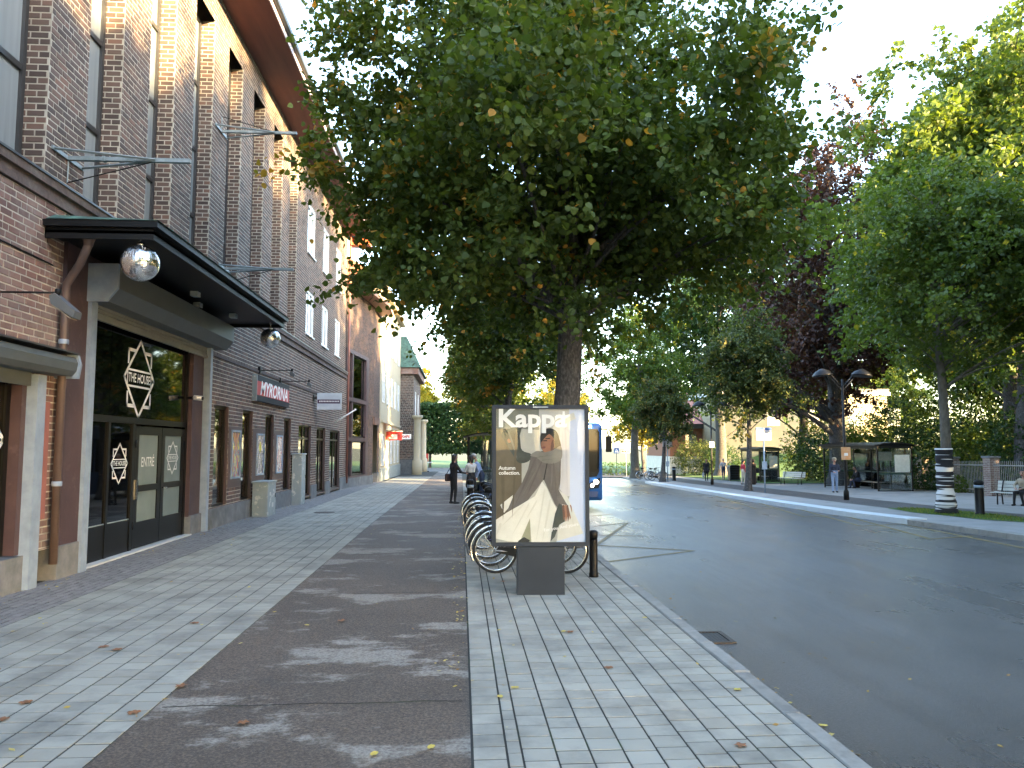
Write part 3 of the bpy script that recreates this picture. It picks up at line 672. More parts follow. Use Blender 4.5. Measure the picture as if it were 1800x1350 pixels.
up.wall((XP, 0, 0), Ux, Nx, YW, YEND, ZS1, ZR, [(a, b, 6.3, 8.05) for a, b in UPW]+[(a, b, 9.5, 11.45) for a, b in UPW])
up.wall((0, YEND, 0), (-1, 0, 0), (0, 1, 0), 6.0, 9, ZS1, ZR)
up.build(bb, K['brick'], 170); low.build(bb, K['brick'], 30); red.build(bb, K['brick_red'], 100)
for o in bb.children: o.location = -bb.location
# core behind the facade so that no light leaks through
c = MB(); c.box(-14, -7.4, 2, YEND-.02, -.3, ZR).box(-7.4, -6.5, 2, 11.5, 2.95, ZR).box(-7.4, -6.5, 11.5, YEND-.02, 4.4, ZR).box(-7.4, -6.5, 2, 6, -.3, 2.95)
c.box(-7.4, -6.05, 11.05, 11.6, -.3, 4.4).box(-7.4, -6.05, 18.35, 18.7, -.3, 4.4).box(-6.5, -6.03, YW+.1, YEND-.03, ZT, ZR-.02).box(-7.4, XF-.03, YEND-.3, YEND-.03, -.3, 5.4)
c.build('core', K['interior'], bb, True)
# string course, plinth, ledge
s = MB(); s.box(XF-.1, XF+.045, 2, YEND+.04, ZS0, ZS0+.09).box(XF-.1, XF+.02, 2, YEND+.03, ZS0+.09, ZS0+.2).box(XF-.1, XF+.07, 2, YEND+.06, ZS0+.2, ZS1-.02)
s.build('string_course', K['course'], bb, True)
MB().box(XG-.1, XF+.09, 2, YEND+.07, ZS1-.02, ZS1+.012).build('ledge_flashing', K['darkframe'], bb, True)
MB().box(XF-.1, XF+.03, 18.4, YEND+.02, 4.07, 4.13).build('ledge', K['brick'], bb, True)
pl = MB(); segs = [(2., 11.02), (18.5, 28.4), (30.75, 31.9), (33.95, 35.1), (37.9, YEND+.02)]
for a, b in segs: MB().box(XF-.2, XF+.05, a, b, -.4, .46 if a < 20 else .44).build('plinth', K['concrete'], bb, True)
# eaves
e = MB(); e.add([(XP, 2, ZR), (XP, YEND+.6, ZR), (XE, YEND+.6, ZR+.24), (XE, 2, ZR+.24)], [(0, 1, 2, 3)])
e.build('eaves_soffit', K['soffit'], bb, True)
f = MB(); f.box(XE, XE+.03, 2, YEND+.6, ZR+.12, ZR+.42); f.build('fascia', PM('weathered_fascia_paint', [(.30, .22, .24), (.42, .36, .38), (.5, .46, .48)], .5, scale=1.2), bb, True)
g = MB(); g.prism([(XE+.03, ZR+.30), (XE+.03, ZR+.42), (XE+.16, ZR+.42), (XE+.14, ZR+.33), (XE+.09, ZR+.29)], 'y', 2, YEND+.6); g.build('gutter', K['darkframe'], bb, True)
r = MB(); r.prism([(XE+.03, ZR+.43), (XE-.1, ZR+.46), (-10, ZR+3.2), (-14, ZR+3.2), (-14, ZR+.01), (XP, ZR+.01), (XE+.02, ZR+.245)], 'y', 2, YEND+.6); r.build('roof', PM('roof_sheet', [(.06, .05, .05), (.1, .085, .08)], .5, .3), bb, True)
MB().box(XP+.002, XE, YEND+.6, YEND+1.3, ZR-.35, ZR+.45).build('end_board', K['orange_board'], bb, True)

def window(parent, name, X, y0, y1, z0, z1, cols=(), rows=(), fw=.06, mat='darkframe', glass='glass', reveal=XF, rmat=None, depth=.07):
    """framed window in a wall facing +X; panes are its children"""
    m = MB(); xs0, xs1 = X, X+depth
    m.box(xs0, xs1, y0, y0+fw, z0, z1).box(xs0, xs1, y1-fw, y1, z0, z1).box(xs0, xs1, y0+fw, y1-fw, z0, z0+fw).box(xs0, xs1, y0+fw, y1-fw, z1-fw, z1)
    ys = [y0+fw/2]+list(cols)+[y1-fw/2]; zs = [z0+fw/2]+list(rows)+[z1-fw/2]
    for c_ in cols: m.box(xs0, xs1-.004, c_-fw/2, c_+fw/2, z0+fw, z1-fw)
    for r_ in rows: m.box(xs0, xs1-.008, y0+fw, y1-fw, r_-fw/2, r_+fw/2)
    o = m.build(name, K[mat], parent, True)
    if reveal is not None:
        q = MB(); e_ = .002
        q.box(X-.02, reveal-.001, y0-.05, y0+e_, z0-.05, z1+.05).box(X-.02, reveal-.001, y1-e_, y1+.05, z0-.05, z1+.05).box(X-.02, reveal-.001, y0+e_, y1-e_, z1-e_, z1+.05).box(X-.02, reveal+.03, y0+e_, y1-e_, z0-.05, z0+e_)
        q.build('reveal', K[rmat or 'dark_purple'], o, False).location = -parent.location
    for i in range(len(ys)-1):
        for j in range(len(zs)-1):
            p_ = MB(); p_.box(X+depth*.45, X+depth*.45+.006, ys[i]+fw/2-.004, ys[i+1]-fw/2+.004, zs[j]+fw/2-.004, zs[j+1]-fw/2+.004)
            p_.build('pane', K[glass], o, False).location = -parent.location
    return o
# tall windows between the piers
yy = [2.]+[y+PW for y in PF]; ye = PF+[YW]
for i in range(len(yy)):
    if ye[i]-yy[i] < .3 or ye[i] < 5: continue
    window(bb, 'tall_window', XG, yy[i]+.01, ye[i]-.01, ZS1+.02, ZT-.01, [yy[i]+.36] if i % 2 else [], [7.35, 8.95, 10.55], .085, 'darkframe', 'glass_sky', None, depth=.1)
for a, b in UPW:
    for z0, z1 in ((6.3, 8.05), (9.5, 11.45)):
        window(bb, 'white_window', XP-.12, a, b, z0, z1, [(a+b)/2], [], .1, 'whiteframe', 'glass_sky', XP, 'whiteframe', .09)
        MB().box(XP-.1, XP+.07, a-.06, b+.06, z0-.06, z0-.01).build('window_sill', K['whiteframe'], bb, True)
for i, w in enumerate(SHOP):
    window(bb, 'shop_window', XF-.16, *w, [(w[0]+w[1])/2] if i > 3 else [], [2.25] if i > 3 else [], .075, 'blackgloss', 'glass', XF, 'dark_purple', .08)
MB().box(XF-.02, XF+.012, 19.99, 21.16, .88, 2.45).build('panel', K['dark_purple'], bb, True)
MB().box(XF-.02, XF+.012, 22.26, 23.61, .88, 2.45).build('panel', K['dark_purple'], bb, True)
MB().box(XF-.02, XF+.012, 24.76, 26.06, .88, 2.45).build('panel', K['dark_purple'], bb, True)
# shop interior seen through the panes
r = MB(); r.box(-7.39, -7.35, 18.72, 39.6, -.2, 4.3).box(-7.4, -6.1, 18.72, 39.6, -.22, -.02).box(-7.4, -6.1, 18.72, 39.6, 3.1, 4.3); r.build('shop_room', K['interior'], bb, True)
for a, b, z0, z1, m_ in ((18.95, 19.85, .5, 1.15, 'pale'), (21.3, 22.1, .5, 1.1, 'pale'), (23.75, 24.6, .5, 1.45, 'pale'), (26.2, 27.05, .55, 1.9, 'frost'), (28.6, 29.4, .1, 1.5, 'interior'), (32.2, 33.4, .1, 1.2, 'pale'), (35.5, 36.4, .1, 1.6, 'interior'), (18.95, 19.85, 2.1, 2.8, 'yellowcloth')):
    if m_ == 'yellowcloth': K[m_] = PM('yellow_cloth', [(.42, .36, .04), (.6, .52, .08)], .8, scale=3)
    MB().box(-6.22, -6.19, a, b, z0, z1).build('display_panel', K[m_], bb, True)
for k in range(3):   # clothes rails and a mannequin behind the glass
    y = 21.7+2.45*k; m = MB(); m.lathe([(.10, .5), (.13, .8), (.16, 1.0), (.12, 1.2), (.19, 1.45), (.05, 1.55), (.08, 1.7), (.07, 1.8)], 12, Matrix.Translation((-6.75, y, 0))); m.build('mannequin', K[('brownmetal', 'cabinet', 'purple')[k]], bb, True)
# entrance ----------------------------------------------------------------
p = MB(); p.box(-6.3, XF+.06, 11.62, 12.3, .48, 5.0).box(-6.3, XF-.02, 17.35, 18.02, .4, 4.4).box(-6.3, XF+.04, 18.28, 18.42, .46, 4.3).box(-6.3, XF-.02, 12.3, 18.4, 4.42, 5.0).build('painted_surround', K['purple'], bb, True)
MB().cbox(-6.2, XF+.09, 11.66, 12.3, -.4, .48, .015).build('plinth_block', K['concrete'], bb, True)
MB().cbox(-6.2, XF+.02, 17.36, 18.44, -.4, .42, .015).build('plinth_block', K['concrete'], bb, True)
XD = -6.06
MB().box(XD-.2, XF+.04, 12.5, 17.4, -.3, .03).build('threshold', K['pale'], bb, True)
gl = MB(); gl.box(XD-.02, XD+.05, 12.48, 17.36, 2.34, 2.45).box(XD-.02, XD+.05, 12.48, 12.56, .03, 2.34).box(XD-.02, XD+.05, 13.58, 13.66, .03, 2.34).box(XD-.02, XD+.05, 14.56, 14.68, .03, 2.34).box(XD-.02, XD+.05, 17.24, 17.36, .03, 4.42).box(XD-.02, XD+.05, 12.48, 12.54, 2.45, 4.42).box(XD-.02, XD+.05, 12.54, 17.24, 4.34, 4.42)
gl.build('entrance_frame', K['blackgloss'], bb, True)
for a, b in ((12.56, 13.58), (13.66, 14.56)):
    MB().box(XD, XD+.035, a, b, .03, .6).build('kick_panel', K['blackgloss'], bb, True)
    MB().box(XD+.005, XD+.02, a, b, .605, 2.335).build('pane', K['glass_dark'], bb, True)
    MB().box(XD+.02, XD+.036, a, b, .6, .618).build('glazing_bead', K['cabinet'], bb, True)
for a, b in ((12.54, 13.62), (13.635, 15.2), (15.215, 16.2), (16.215, 17.235)): MB().box(XD+.005, XD+.02, a, b, 2.455, 4.335).build('pane', K['glass_dark'], bb, True)
for k, (a, b) in enumerate(((14.7, 15.95), (15.97, 17.22))):
    d = MB(); fw = .16; q0, q1, zt = a+fw, b-fw, 2.3
    d.box(XD-.01, XD+.045, a, q0, .05, zt).box(XD-.01, XD+.045, q1, b, .05, zt).box(XD-.01, XD+.045, q0, q1, 2.14, zt).box(XD-.01, XD+.045, q0, q1, 1.08, 1.2).box(XD-.01, XD+.045, q0, q1, .05, .52)
    do = d.build('door', K['blackgloss'], bb, True)
    for z0, z1 in ((.52, 1.08), (1.2, 2.14)): MB().box(XD+.01, XD+.025, q0, q1, z0, z1).build('pane', K['frost'], do, False).location = -bb.location
    h = MB()
    if k == 0: h.box(XD+.045, XD+.075, a+.03, a+.1, .95, 1.3)
    else: h.tube([(XD+.04, a+.08, 1.1), (XD+.1, a+.08, 1.1), (XD+.1, a+.22, 1.1)], .011, 8)
    h.build('handle', K['chrome'], do, False).location = -bb.location
    for z in (.4, 1.9): MB().tube([(XD+.05, (a+.01 if k == 0 else b-.01), z), (XD+.05, (a+.01 if k == 0 else b-.01), z+.14)], .014, 6).build('hinge', K['black'], do, False).location = -bb.location
# roller shutters
for (y, x1) in ((12.3, 1), (18.06, 0)):
    MB().box(XF-.05, XF+.12, y, y+.2 if x1 else y+.16, -.02 if x1 else .0, 4.4).build('shutter_rail', K['galv'], bb, True)
bx = MB(); prof = [(XF-.02, 4.98), (XF+.5, 4.98), (XF+.5, 4.62), (XF+.34, 4.42), (XF-.02, 4.42)]
bx.prism([(a, z-.22) for a, z in prof], 'y', 12.32, 18.5); bx.build('shutter_box', K['shutter'], bb, True)
e1 = MB(); e1.prism([(a, z-.22) for a, z in [(XF-.05, 5.0), (XF+.515, 5.0), (XF+.515, 4.61), (XF+.35, 4.4), (XF-.05, 4.4)]], 'y', 12.25, 12.32); e1.build('shutter_box_end', K['galv'], bb, True)
sb = MB(); 
for k in range(3): sb.box(XF-.0, XF+.03, 12.5, 18.06, 4.02+k*.065, 4.075+k*.065)
sb.box(XF-.01, XF+.05, 12.5, 18.06, 3.96, 4.015); sb.build('shutter_slats', PM('dull_shutter_slats', (.24, .25, .23), .5, .3), bb, True)
MB().box(XF-.05, XF+.13, 10.86, 11.08, .0, 2.9).build('shutter_rail', K['galv'], bb, True)
MB().box(XF-.05, XF+.10, 11.084, 11.13, .0, 2.9).build('shutter_rail', K['cabinet'], bb, True)
lb = MB(); lb.prism([(XF-.02, 3.24), (XF+.30, 3.20), (XF+.34, 3.12), (XF+.32, 3.0), (XF+.26, 2.93), (XF-.02, 2.93)], 'y', 5, 11.5); lb.build('shutter_box', K['shutter'], bb, True)
lb = MB(); lb.prism([(XF-.02, 3.28), (XF+.33, 3.24), (XF+.37, 3.1), (XF+.34, 2.9), (XF-.02, 2.9)], 'y', 11.5, 11.56); lb.build('shutter_box_end', K['galv'], bb, True)
lb = MB(); lb.box(XF-.02, XF+.36, 5, 11.52, 3.245, 3.27); lb.build('shutter_box_lid', K['darkframe'], bb, True)
MB().box(XF+.0, XF+.04, 5, 10.86, 2.74, 2.93).build('shutter_slats', K['shutter'], bb, True)
# left shop window
MB().box(-6.3, XF-.012, 10.75, 11.02, .47, 2.93).build('painted_surround', K['purple'], bb, True)
window(bb, 'shop_window', -6.12, 6.02, 10.74, .47, 2.9, [8.4], [], .09, 'blackgloss', 'glass_dark', None)
# painted lower brick strip beside the downpipe
MB().box(XF-.01, XF+.017, 11.14, 11.42, .9, 2.55).build('painted_patch', PM('red_paint_patch', [(.22, .085, .075), (.30, .12, .105)], .7, scale=4), bb, True)
# cable clipped along the wall
MB().tube([(XF+.02, 5, 4.62), (XF+.02, 9, 4.56), (XF+.02, 11.3, 4.52)], .012, 5).build('wall_cable', K['black'], bb, True)
# canopy --------------------------------------------------------------------
cn = MB(); YC0, YC1, XC, ZC = 11.08, 19.25, -4.4, 5.0
cn.box(XF, XC, YC0, YC1, ZC-.06, ZC-.02); cn.build('canopy_soffit', K['black'], bb, True)
fa = MB(); fa.box(XC-.03, XC, YC0, YC1, ZC-.14, ZC+.1).box(XF, XC-.03, YC0, YC0+.03, ZC-.14, ZC+.1).box(XF, XC-.03, YC1-.03, YC1, ZC-.14, ZC+.1)
fa.box(XC, XC+.08, YC0-.08, YC1+.08, ZC+.02, ZC+.11).box(XF, XC, YC0-.08, YC0, ZC+.02, ZC+.11)
fa.build('canopy_fascia', K['black'], bb, True)
cr = MB(); a = YC0-.1; b = YC1+.1; xo = XC+.1; z0 = ZC+.115; z1 = ZC+.24
cr.add([(xo, a, z0), (xo, b, z0), (XF+.05, b, z1), (XF+.05, a+.25, z1), (XF+.05, a, z0), (XF+.05, b, z0)], [(0, 1, 2, 3), (0, 3, 4), (1, 5, 2), (0, 4, 5, 1)]); cr.build('canopy_roof', K['copper'], bb, True)
for i in range(14): y = YC0+.5+i*.58; MB().tube([(xo-.02, y, z0+.015), (XF+.1, y, z1-.01)], .016, 4).build('standing_seam', K['copper'], bb, True)
for (y, x) in ((12.4, -5.2), (13.6, -5.6), (15.2, -5.2), (16.4, -5.55), (17.7, -5.2)): MB().cbox(x-.07, x+.07, y-.1, y+.1, ZC-.16, ZC-.062, .01).build('canopy_light', K['cabinet'], bb, True)
# downpipe
dp = MB(); yd, xd = 11.5, XF+.12
dp.tube([(-5.35, 11.2, 4.95), (-5.35, 11.2, 4.80), (-5.5, 11.3, 4.55), (xd, yd, 4.28), (xd, yd, 4.0), (xd, yd, .25)], .058, 12); dp.lathe([(.06, 4.78), (.075, 4.86), (.11, 4.92), (.11, 5.0)], 14, Matrix.Translation((-5.35, 11.2, 0)))
dp.build('downpipe', K['brownmetal'], bb, True)
for z in (1.35, 3.4): MB().lathe([(.066, z), (.07, z+.01), (.07, z+.06), (.066, z+.07)], 12, Matrix.Translation((xd, yd, 0))).build('pipe_clamp', K['galv'], bb, True)
MB().tube([(XF+.08, YEND-.12, .1), (XF+.08, YEND-.12, ZR)], .06, 10).build('downpipe', PM('red_brown_pipe', (.22, .09, .07), .5), bb, True)
# ------------------------------------------------------------------ lettering on the glass
def logo(parent, X, yc, zc, s, mat='white', bold=.05):
    m = MB(); f = lambda u, v: (X, yc+u, zc+v)
    def ring(pts, w):
        n = len(pts)
        for i in range(n):
            p, q = Vector(pts[i]), Vector(pts[(i+1) % n]); d = (q-p).normalized()*w*.5; t = Vector((-d.y, d.x))
            a_, b_ = p-d, q+d; m.add([f(*(a_+t)), f(*(b_+t)), f(*(b_-t)), f(*(a_-t))], [(0, 1, 2, 3)])
    w = s*.045; R = s*.5
    ring([(R*.94, 0), (0, R), (-R*.94, 0), (0, -R)], w)
    q = s*.36; k = .13*s
    for sx in (-1, 1):
        for sz in (-1, 1):
            ring_pts = [(sx*(q-.0), sz*k*1.35), (sx*q, sz*q), (sx*k*.95, sz*q)]
            for i in range(2):
                p, r_ = Vector(ring_pts[i]), Vector(ring_pts[i+1]); d = (r_-p).normalized()*w*.5; t = Vector((-d.y, d.x)); a_, b_ = p-(d if i else d*0), r_+d*(1-i)
                m.add([f(*(a_+t)), f(*(b_+t)), f(*(b_-t)), f(*(a_-t))], [(0, 1, 2, 3)])
    ring([(-.37*s, -.105*s), (.37*s, -.105*s), (.37*s, .105*s), (-.37*s, .105*s)], w*.6)
    V, F_ = text_geo('THE HOUSE', s*.165, s*.0035, sx=.78); m.add([f(u*1.0, v) for u, v in V], F_)
    o = m.build('logo', K[mat], parent, True); return o
logo(bb, XD+.024, 14.82, 3.18, 1.42); logo(bb, XD+.024, 14.1, 1.62, .70); logo(bb, XD+.029, 16.6, 1.69, .66); logo(bb, -6.065, 9.98, 2.0, 1.42)
V, F_ = text_geo('ENTRÉ', .26, .002, sx=.8); m = MB(); m.add([(XD+.029, 15.33+u, 1.62+v) for u, v in V], F_); m.build('lettering', K['white'], bb, True)
# ------------------------------------------------------------------ things on the facade
def truss(name, label, y, z, wall_x, tip_x, up=True):
    t = thing(name, label, 'bracket', (wall_x, y, z)); L = tip_x-wall_x
    MB().box(0, L, -.035, .035, -.03, .03).build('beam', K['steel'], t)
    for s in (-1, 1): m = MB(); m.bar((0, .42*s, 0), (L*.72, .03*s, 0), .022); m.build('strut', K['steel'], t)
    MB().box(0, .03, -.46, .46, -.03, .03).build('wall_plate', K['steel'], t)
    k = 1 if up else -1
    MB().bar((.02, 0, 0), (.02, 0, .38*k), .012).build('stay_post', K['steel'], t); MB().bar((.02, 0, .38*k), (L*.7, 0, .02*k), .010, 5).build('stay_rod', K['black'], t)
    for q in (.3, .55): MB().box(L*q-.02, L*q+.02, -.042, .042, -.04, .04).build('clamp', K['steel'], t)
    return t
truss('sign_bracket', 'grey triangular steel bracket on the pier directly above the canopy', 11.78, 6.28, XP, -4.17, False)
truss('sign_bracket', 'highest grey triangular steel bracket on the piers beyond the canopy', 18.93, 9.72, XP, -4.14)
truss('sign_bracket', 'grey triangular steel bracket on the pier at the far end of the canopy roof', 19.5, 6.4, XP, -4.27, False)
def disco(label, loc, r, ztop):
    t = thing('mirror_ball', label, 'mirror ball', loc); b = bmesh.new(); bmesh.ops.create_uvsphere(b, u_segments=44, v_segments=26, radius=r)
    rg = random.Random(5); b.faces.ensure_lookup_table()
    for f in list(b.faces): 
        r_ = bmesh.ops.inset_individual(b, faces=[f], thickness=r*.006, depth=r*.004)
    for f in b.faces:
        if len(f.verts) == 4 and f.calc_area() > r*r*.004:
            c_ = f.calc_center_median(); ax = Vector((rg.uniform(-1, 1), rg.uniform(-1, 1), rg.uniform(-1, 1))); bmesh.ops.rotate(b, verts=f.verts, cent=c_, matrix=Matrix.Rotation(rg.uniform(-.06, .06), 3, ax.normalized()))
    m = MB(); m.bm(b); m.build('mirror_tiles', K['mirror'], t)
    m = MB(); m.lathe([(.05, r-.01), (.05, r+.03), (.012, r+.05), (.012, r+.07)], 10); h = ztop-loc[2]
    for i in range(3): m.torus((0, 0, r+.09+i*.04), .022, .006, 10, 5, 'y' if i % 2 else 'x')
    m.tube([(0, 0, r+.18), (0, 0, max(r+.2, h))], .006, 5); m.build('hanger', K['chrome'], t)
K['mirror'] = PM('mirror_tile', (.86, .88, .9), .2, 1., scale=60)
disco('mirror ball hanging under the near corner of the canopy', (-4.65, 11.27, 4.56), .262, 4.95)
disco('mirror ball hanging at the far end of the canopy beside bare brick', (-4.62, 18.75, 4.53), .235, 4.95)
K['lampgrey'] = PM('lamp_grey', (.11, .12, .125), .45, .2)
def arm_lamp(label, y, z, x0, L, head=.18, drop=.0):
    t = thing('wall_lamp', label, 'lamp', (x0, y, z)); m = MB(); m.tube([(0, 0, 0), (L, 0, 0)], .014, 6); m.build('arm', K['black'], t)
    MB().box(-.01, .06, -.08, .08, -.1, .1).build('wall_plate', K['black'], t)
    m = MB(); m.lathe([(.02, -.035), (.034, 0), (.034, .04), (.02, .05)], 10, Matrix.Translation((L, 0, 0))); m.build('joint', K['black'], t)
    h = MB(); M_ = Matrix.Translation((L+.0, 0, -.02)) @ Matrix.Rotation(.62, 4, 'Y'); h.prism([(0, 0), (head*1.9, -.03), (head*2.1, -.11), (head*.3, -.13), (-.03, -.06)], 'y', -head*.5, head*.5, M_); h.build('lamp_head', K['lampgrey'], t)
    l = MB(); l.box(head*.35, head*1.95, -head*.42, head*.42, -.142, -.128, M_); l.build('lens', K['interior'], t)
arm_lamp('grey floodlight on a thin arm over the shuttered left shop window', 9.83, 3.83, XF, .86)
arm_lamp('black spotlight on an arm above the near end of the red sign', 22.75, 4.15, XF, .95, .07)
arm_lamp('black spotlight on an arm above the far end of the red sign', 25.3, 4.05, XF, .95, .07)
def board_text(mb, X, y, z, body, size, bold, shear=0, sx=1): V, F_ = text_geo(body, size, bold, shear, sx=sx); mb.add([(X, y+u, z+v) for u, v in V], F_); return mb
# shop sign
K['navy'] = PM('navy_board', (.008, .010, .02), .5, scale=3, spec=.2); K['signred'] = PM('sign_red', (.42, .03, .035), .45, scale=3); K['signred2'] = PM('poster_red', (.5, .05, .04), .6)
t = thing('shop_sign', 'dark blue shop sign with red stripe and white MYRORNA lettering', 'sign', (XF, 24.1, 3.6))
MB().box(0, .12, -2.02, 2.12, -.37, .37).build('board', K['navy'], t)
MB().box(.121, .124, -2.0, 2.1, -.2, .2).build('stripe', K['signred'], t)
MB().box(-.0, .14, -2.06, -2.02, -.38, .38).build('edge', K['cabinet'], t)
m = MB(); board_text(m, .127, .1, 0, 'MYRORNA', .56, .014, .25, 1.28); m.build('lettering', K['white'], t)
# projecting grey sign
t = thing('hanging_sign', 'pale grey projecting sign with dark purple name bar', 'sign', (-5.25, 31, 3.74)); K['signgrey'] = PM('pale_sign_grey', (.42, .47, .53), .45); K['plum'] = PM('plum', (.045, .014, .05), .4)
MB().box(-.48, .47, -.06, .06, -.33, .33).build('board', K['signgrey'], t)
MB().box(-.46, .42, -.064, -.061, -.09, .07).build('name_bar', K['plum'], t)
m = MB()
for i in range(13): u = -.40+i*.061; m.add([(u, -.067, -.03), (u+.042, -.067, -.03), (u+.055, -.067, .022), (u+.014, -.067, .022)], [(0, 1, 2, 3)])
m.build('lettering', K['white'], t); MB().box(-.66, -.48, -.03, .03, .1, .16).box(-.66, -.6, -.1, .1, -.0, .25).build('bracket', K['black'], t)
t = thing('flag_pole', 'white slanting flag pole beside the purple bay', 'pole', (XF, 36.2, 3.05)); m = MB(); m.tube([(0, 0, 0), (.95, .1, .62)], .03, 8); m.build('pole', K['white'], t); m = MB(); m.lathe([(.01, -.05), (.05, -.02), (.05, .03), (.01, .05)], 10, Matrix.Translation((.95, .1, .62))); m.build('knob', K['white'], t)
# security camera
t = thing('security_camera', 'small white security camera on the dark door post of the entrance', 'camera', (XD+.05, 17.3, 3.0)); m = MB(); m.tube([(.14, .0, 0), (.32, -.02, -.02)], .055, 12); m.build('housing', K['white'], t); m = MB(); m.tube([(.32, -.02, -.02), (.345, -.022, -.022)], .04, 12); m.build('lens', K['black'], t); MB().tube([(0, 0, 0), (.15, 0, 0)], .03, 8).build('arm', K['black'], t)
# framed posters
def postermat(name, seed, cols):
    m, tt, p, out = nodes(name); n = nz(tt, 4.2, 2, .5, (1, 2.2, 1.1), 'obj', 1.2); n.inputs['Scale'].default_value = 3.+seed*.4
    r = ramp(tt, cols); r.color_ramp.interpolation = 'CONSTANT'; tt.links.new(n.outputs['Fac'], r.inputs[0]); tt.links.new(r.outputs[0], p.inputs['Base Color']); p.inputs['Roughness'].default_value = .25; return m
PC = [(.02, .022, .05), (.03, .03, .09), (.3, .04, .04), (.16, .15, .22), (.42, .36, .08), (.5, .2, .06), (.5, .47, .5)]
for i, (a, b, z0, z1) in enumerate(((20.18, 20.98, 1.1, 2.36), (22.62, 23.45, 1.1, 2.31), (25.02, 25.8, 1.08, 2.3))):
    lab = ('framed poster with orange rays on the panel nearest the entrance', 'framed poster with a yellow diamond between two shop windows', 'framed red and pink poster beside the frosted shop window')[i]
    t = thing('framed_poster', lab, 'poster', (XF+.012, (a+b)/2, (z0+z1)/2)); w, h = (b-a)/2, (z1-z0)/2
    m = MB(); m.box(0, .035, -w, -w+.05, -h, h).box(0, .035, w-.05, w, -h, h).box(0, .035, -w+.05, w-.05, h-.05, h).box(0, .035, -w+.05, w-.05, -h, -h+.05); m.build('frame', K['galv'], t)
    cl = PC if i < 2 else [(.3, .05, .06), (.5, .1, .09), (.55, .35, .36), (.5, .12, .1), (.2, .2, .28), (.6, .5, .52)]
    MB().box(.0, .012, -w+.05, w-.05, -h+.05, h-.05).build('print', postermat('poster_print', i, [cl[(k*(2*i+1)+i) % len(cl)] for k in range(8)]), t)
    if i == 1: m = MB(); m.add([(.014, -.02, .38), (.014, .12, .2), (.014, -.02, .02), (.014, -.16, .2)], [(0, 1, 2, 3)]); m.build('emblem', PM('poster_yellow', (.6, .5, .03), .4), t)
    if i == 0:
        m = MB()
        for k in range(4): a0 = -.27+k*.15; m.add([(.014, .02, .05), (.014, a0, .55), (.014, a0+.07, .55)], [(0, 1, 2)])
        m.build('emblem', PM('poster_orange', (.6, .22, .05), .4), t)
# cabinets on the pavement
def cabinet(label, x0, x1, y0, y1, h, cap):
    t = thing('utility_cabinet', label, 'cabinet', ((x0+x1)/2, (y0+y1)/2, zg(-5.5, y0))); w, l = (x1-x0)/2, (y1-y0)/2
    MB().cbox(-w, w, -l, l, -.02, h-.05, .012).build('body', K['cabinet'], t); MB().cbox(-w-.03, w+.03, -l-.03, l+.03, h-.05, h, .012).build('lid', K['cabinet'], t)
    MB().box(w, w+.008, -l+.04, l-.04, .12, h-.1).build('door', K['cabinet'], t); MB().cbox(w+.008, w+.02, l-.12, l-.08, h*.5, h*.5+.12, .003).build('lock', K['black'], t)
    if cap:
        for (y, z, s_) in ((-.2, .62, .07), (.1, .3, .09), (.18, .7, .05)): MB().box(w+.009, w+.011, y-s_, y+s_, z-s_*.7, z+s_*.7).build('sticker', K['pale'], t)
cabinet('low grey utility cabinet with torn stickers below the shop windows', -5.80, -5.38, 22.0, 22.95, .98, True)
cabinet('tall narrow grey utility cabinet against the shop wall', -5.85, -5.52, 27.2, 27.9, 1.76, False)

# ------------------------------------------------------------------ second building: purple glazed bay
b2 = thing('bay_building', 'brick building with tall purple framed glazed bay', 'building', (-6.5, 43, -.2))
A, Bp = Vector((-5.98, 40.05, 0)), Vector((-5.28, 46.4, 0)); Ud = (Bp-A).normalized(); Nd = Vector((Ud.y, -Ud.x, 0)); Lb = (Bp-A).length
BW = Bricks(); BW.wall(A, Ud, Nd, 0, Lb, .3, 10.4, [(.15, 4.6, .3, 7.0)], bl=.3)
BW.wall(Bp, (0, 1, 0), (1, 0, 0), 0, 3.5, 3.3, 10.4, bl=.3); BW.wall(Bp, (0, 1, 0), (1, 0, 0), 2.4, 3.5, .3, 3.3, bl=.3)
w_ = BW.build(b2, K['brick'], 0, K['course']); w_.location = -b2.location
Mx = Matrix(((Ud.x, Nd.x, 0, A.x), (Ud.y, Nd.y, 0, A.y), (0, 0, 1, 0), (0, 0, 0, 1)))
MB().box(0, Lb, -3, -.45, -.5, 10.4, Mx).build('core', K['interior'], b2, True); MB().box(-9, -5.9, 46.5, 49.8, -.5, 10.4).build('core', K['interior'], b2, True)
MB().box(-.02, Lb+.02, -.2, .05, -.6, .3, Mx).box(-5.5, -5.22, 48.7, 49.9, -.6, .35).build('plinth', K['concrete'], b2, True)
fr = MB(); zs = [.3, 2.35, 4.45, 7.0]; us = [.15, 1.35, 4.6]
for u in us: fr.box(u-.1, u+.1, -.2, .04, .3, 7.0, Mx)
for z in zs: fr.box(.05, 4.7, -.2, .045, z-.1 if z > .5 else z, z+.1, Mx)
fr.box(4.4, 5.05, -.2, .03, .3, 7.1, Mx); fr.build('bay_frame', K['purple'], b2, True)
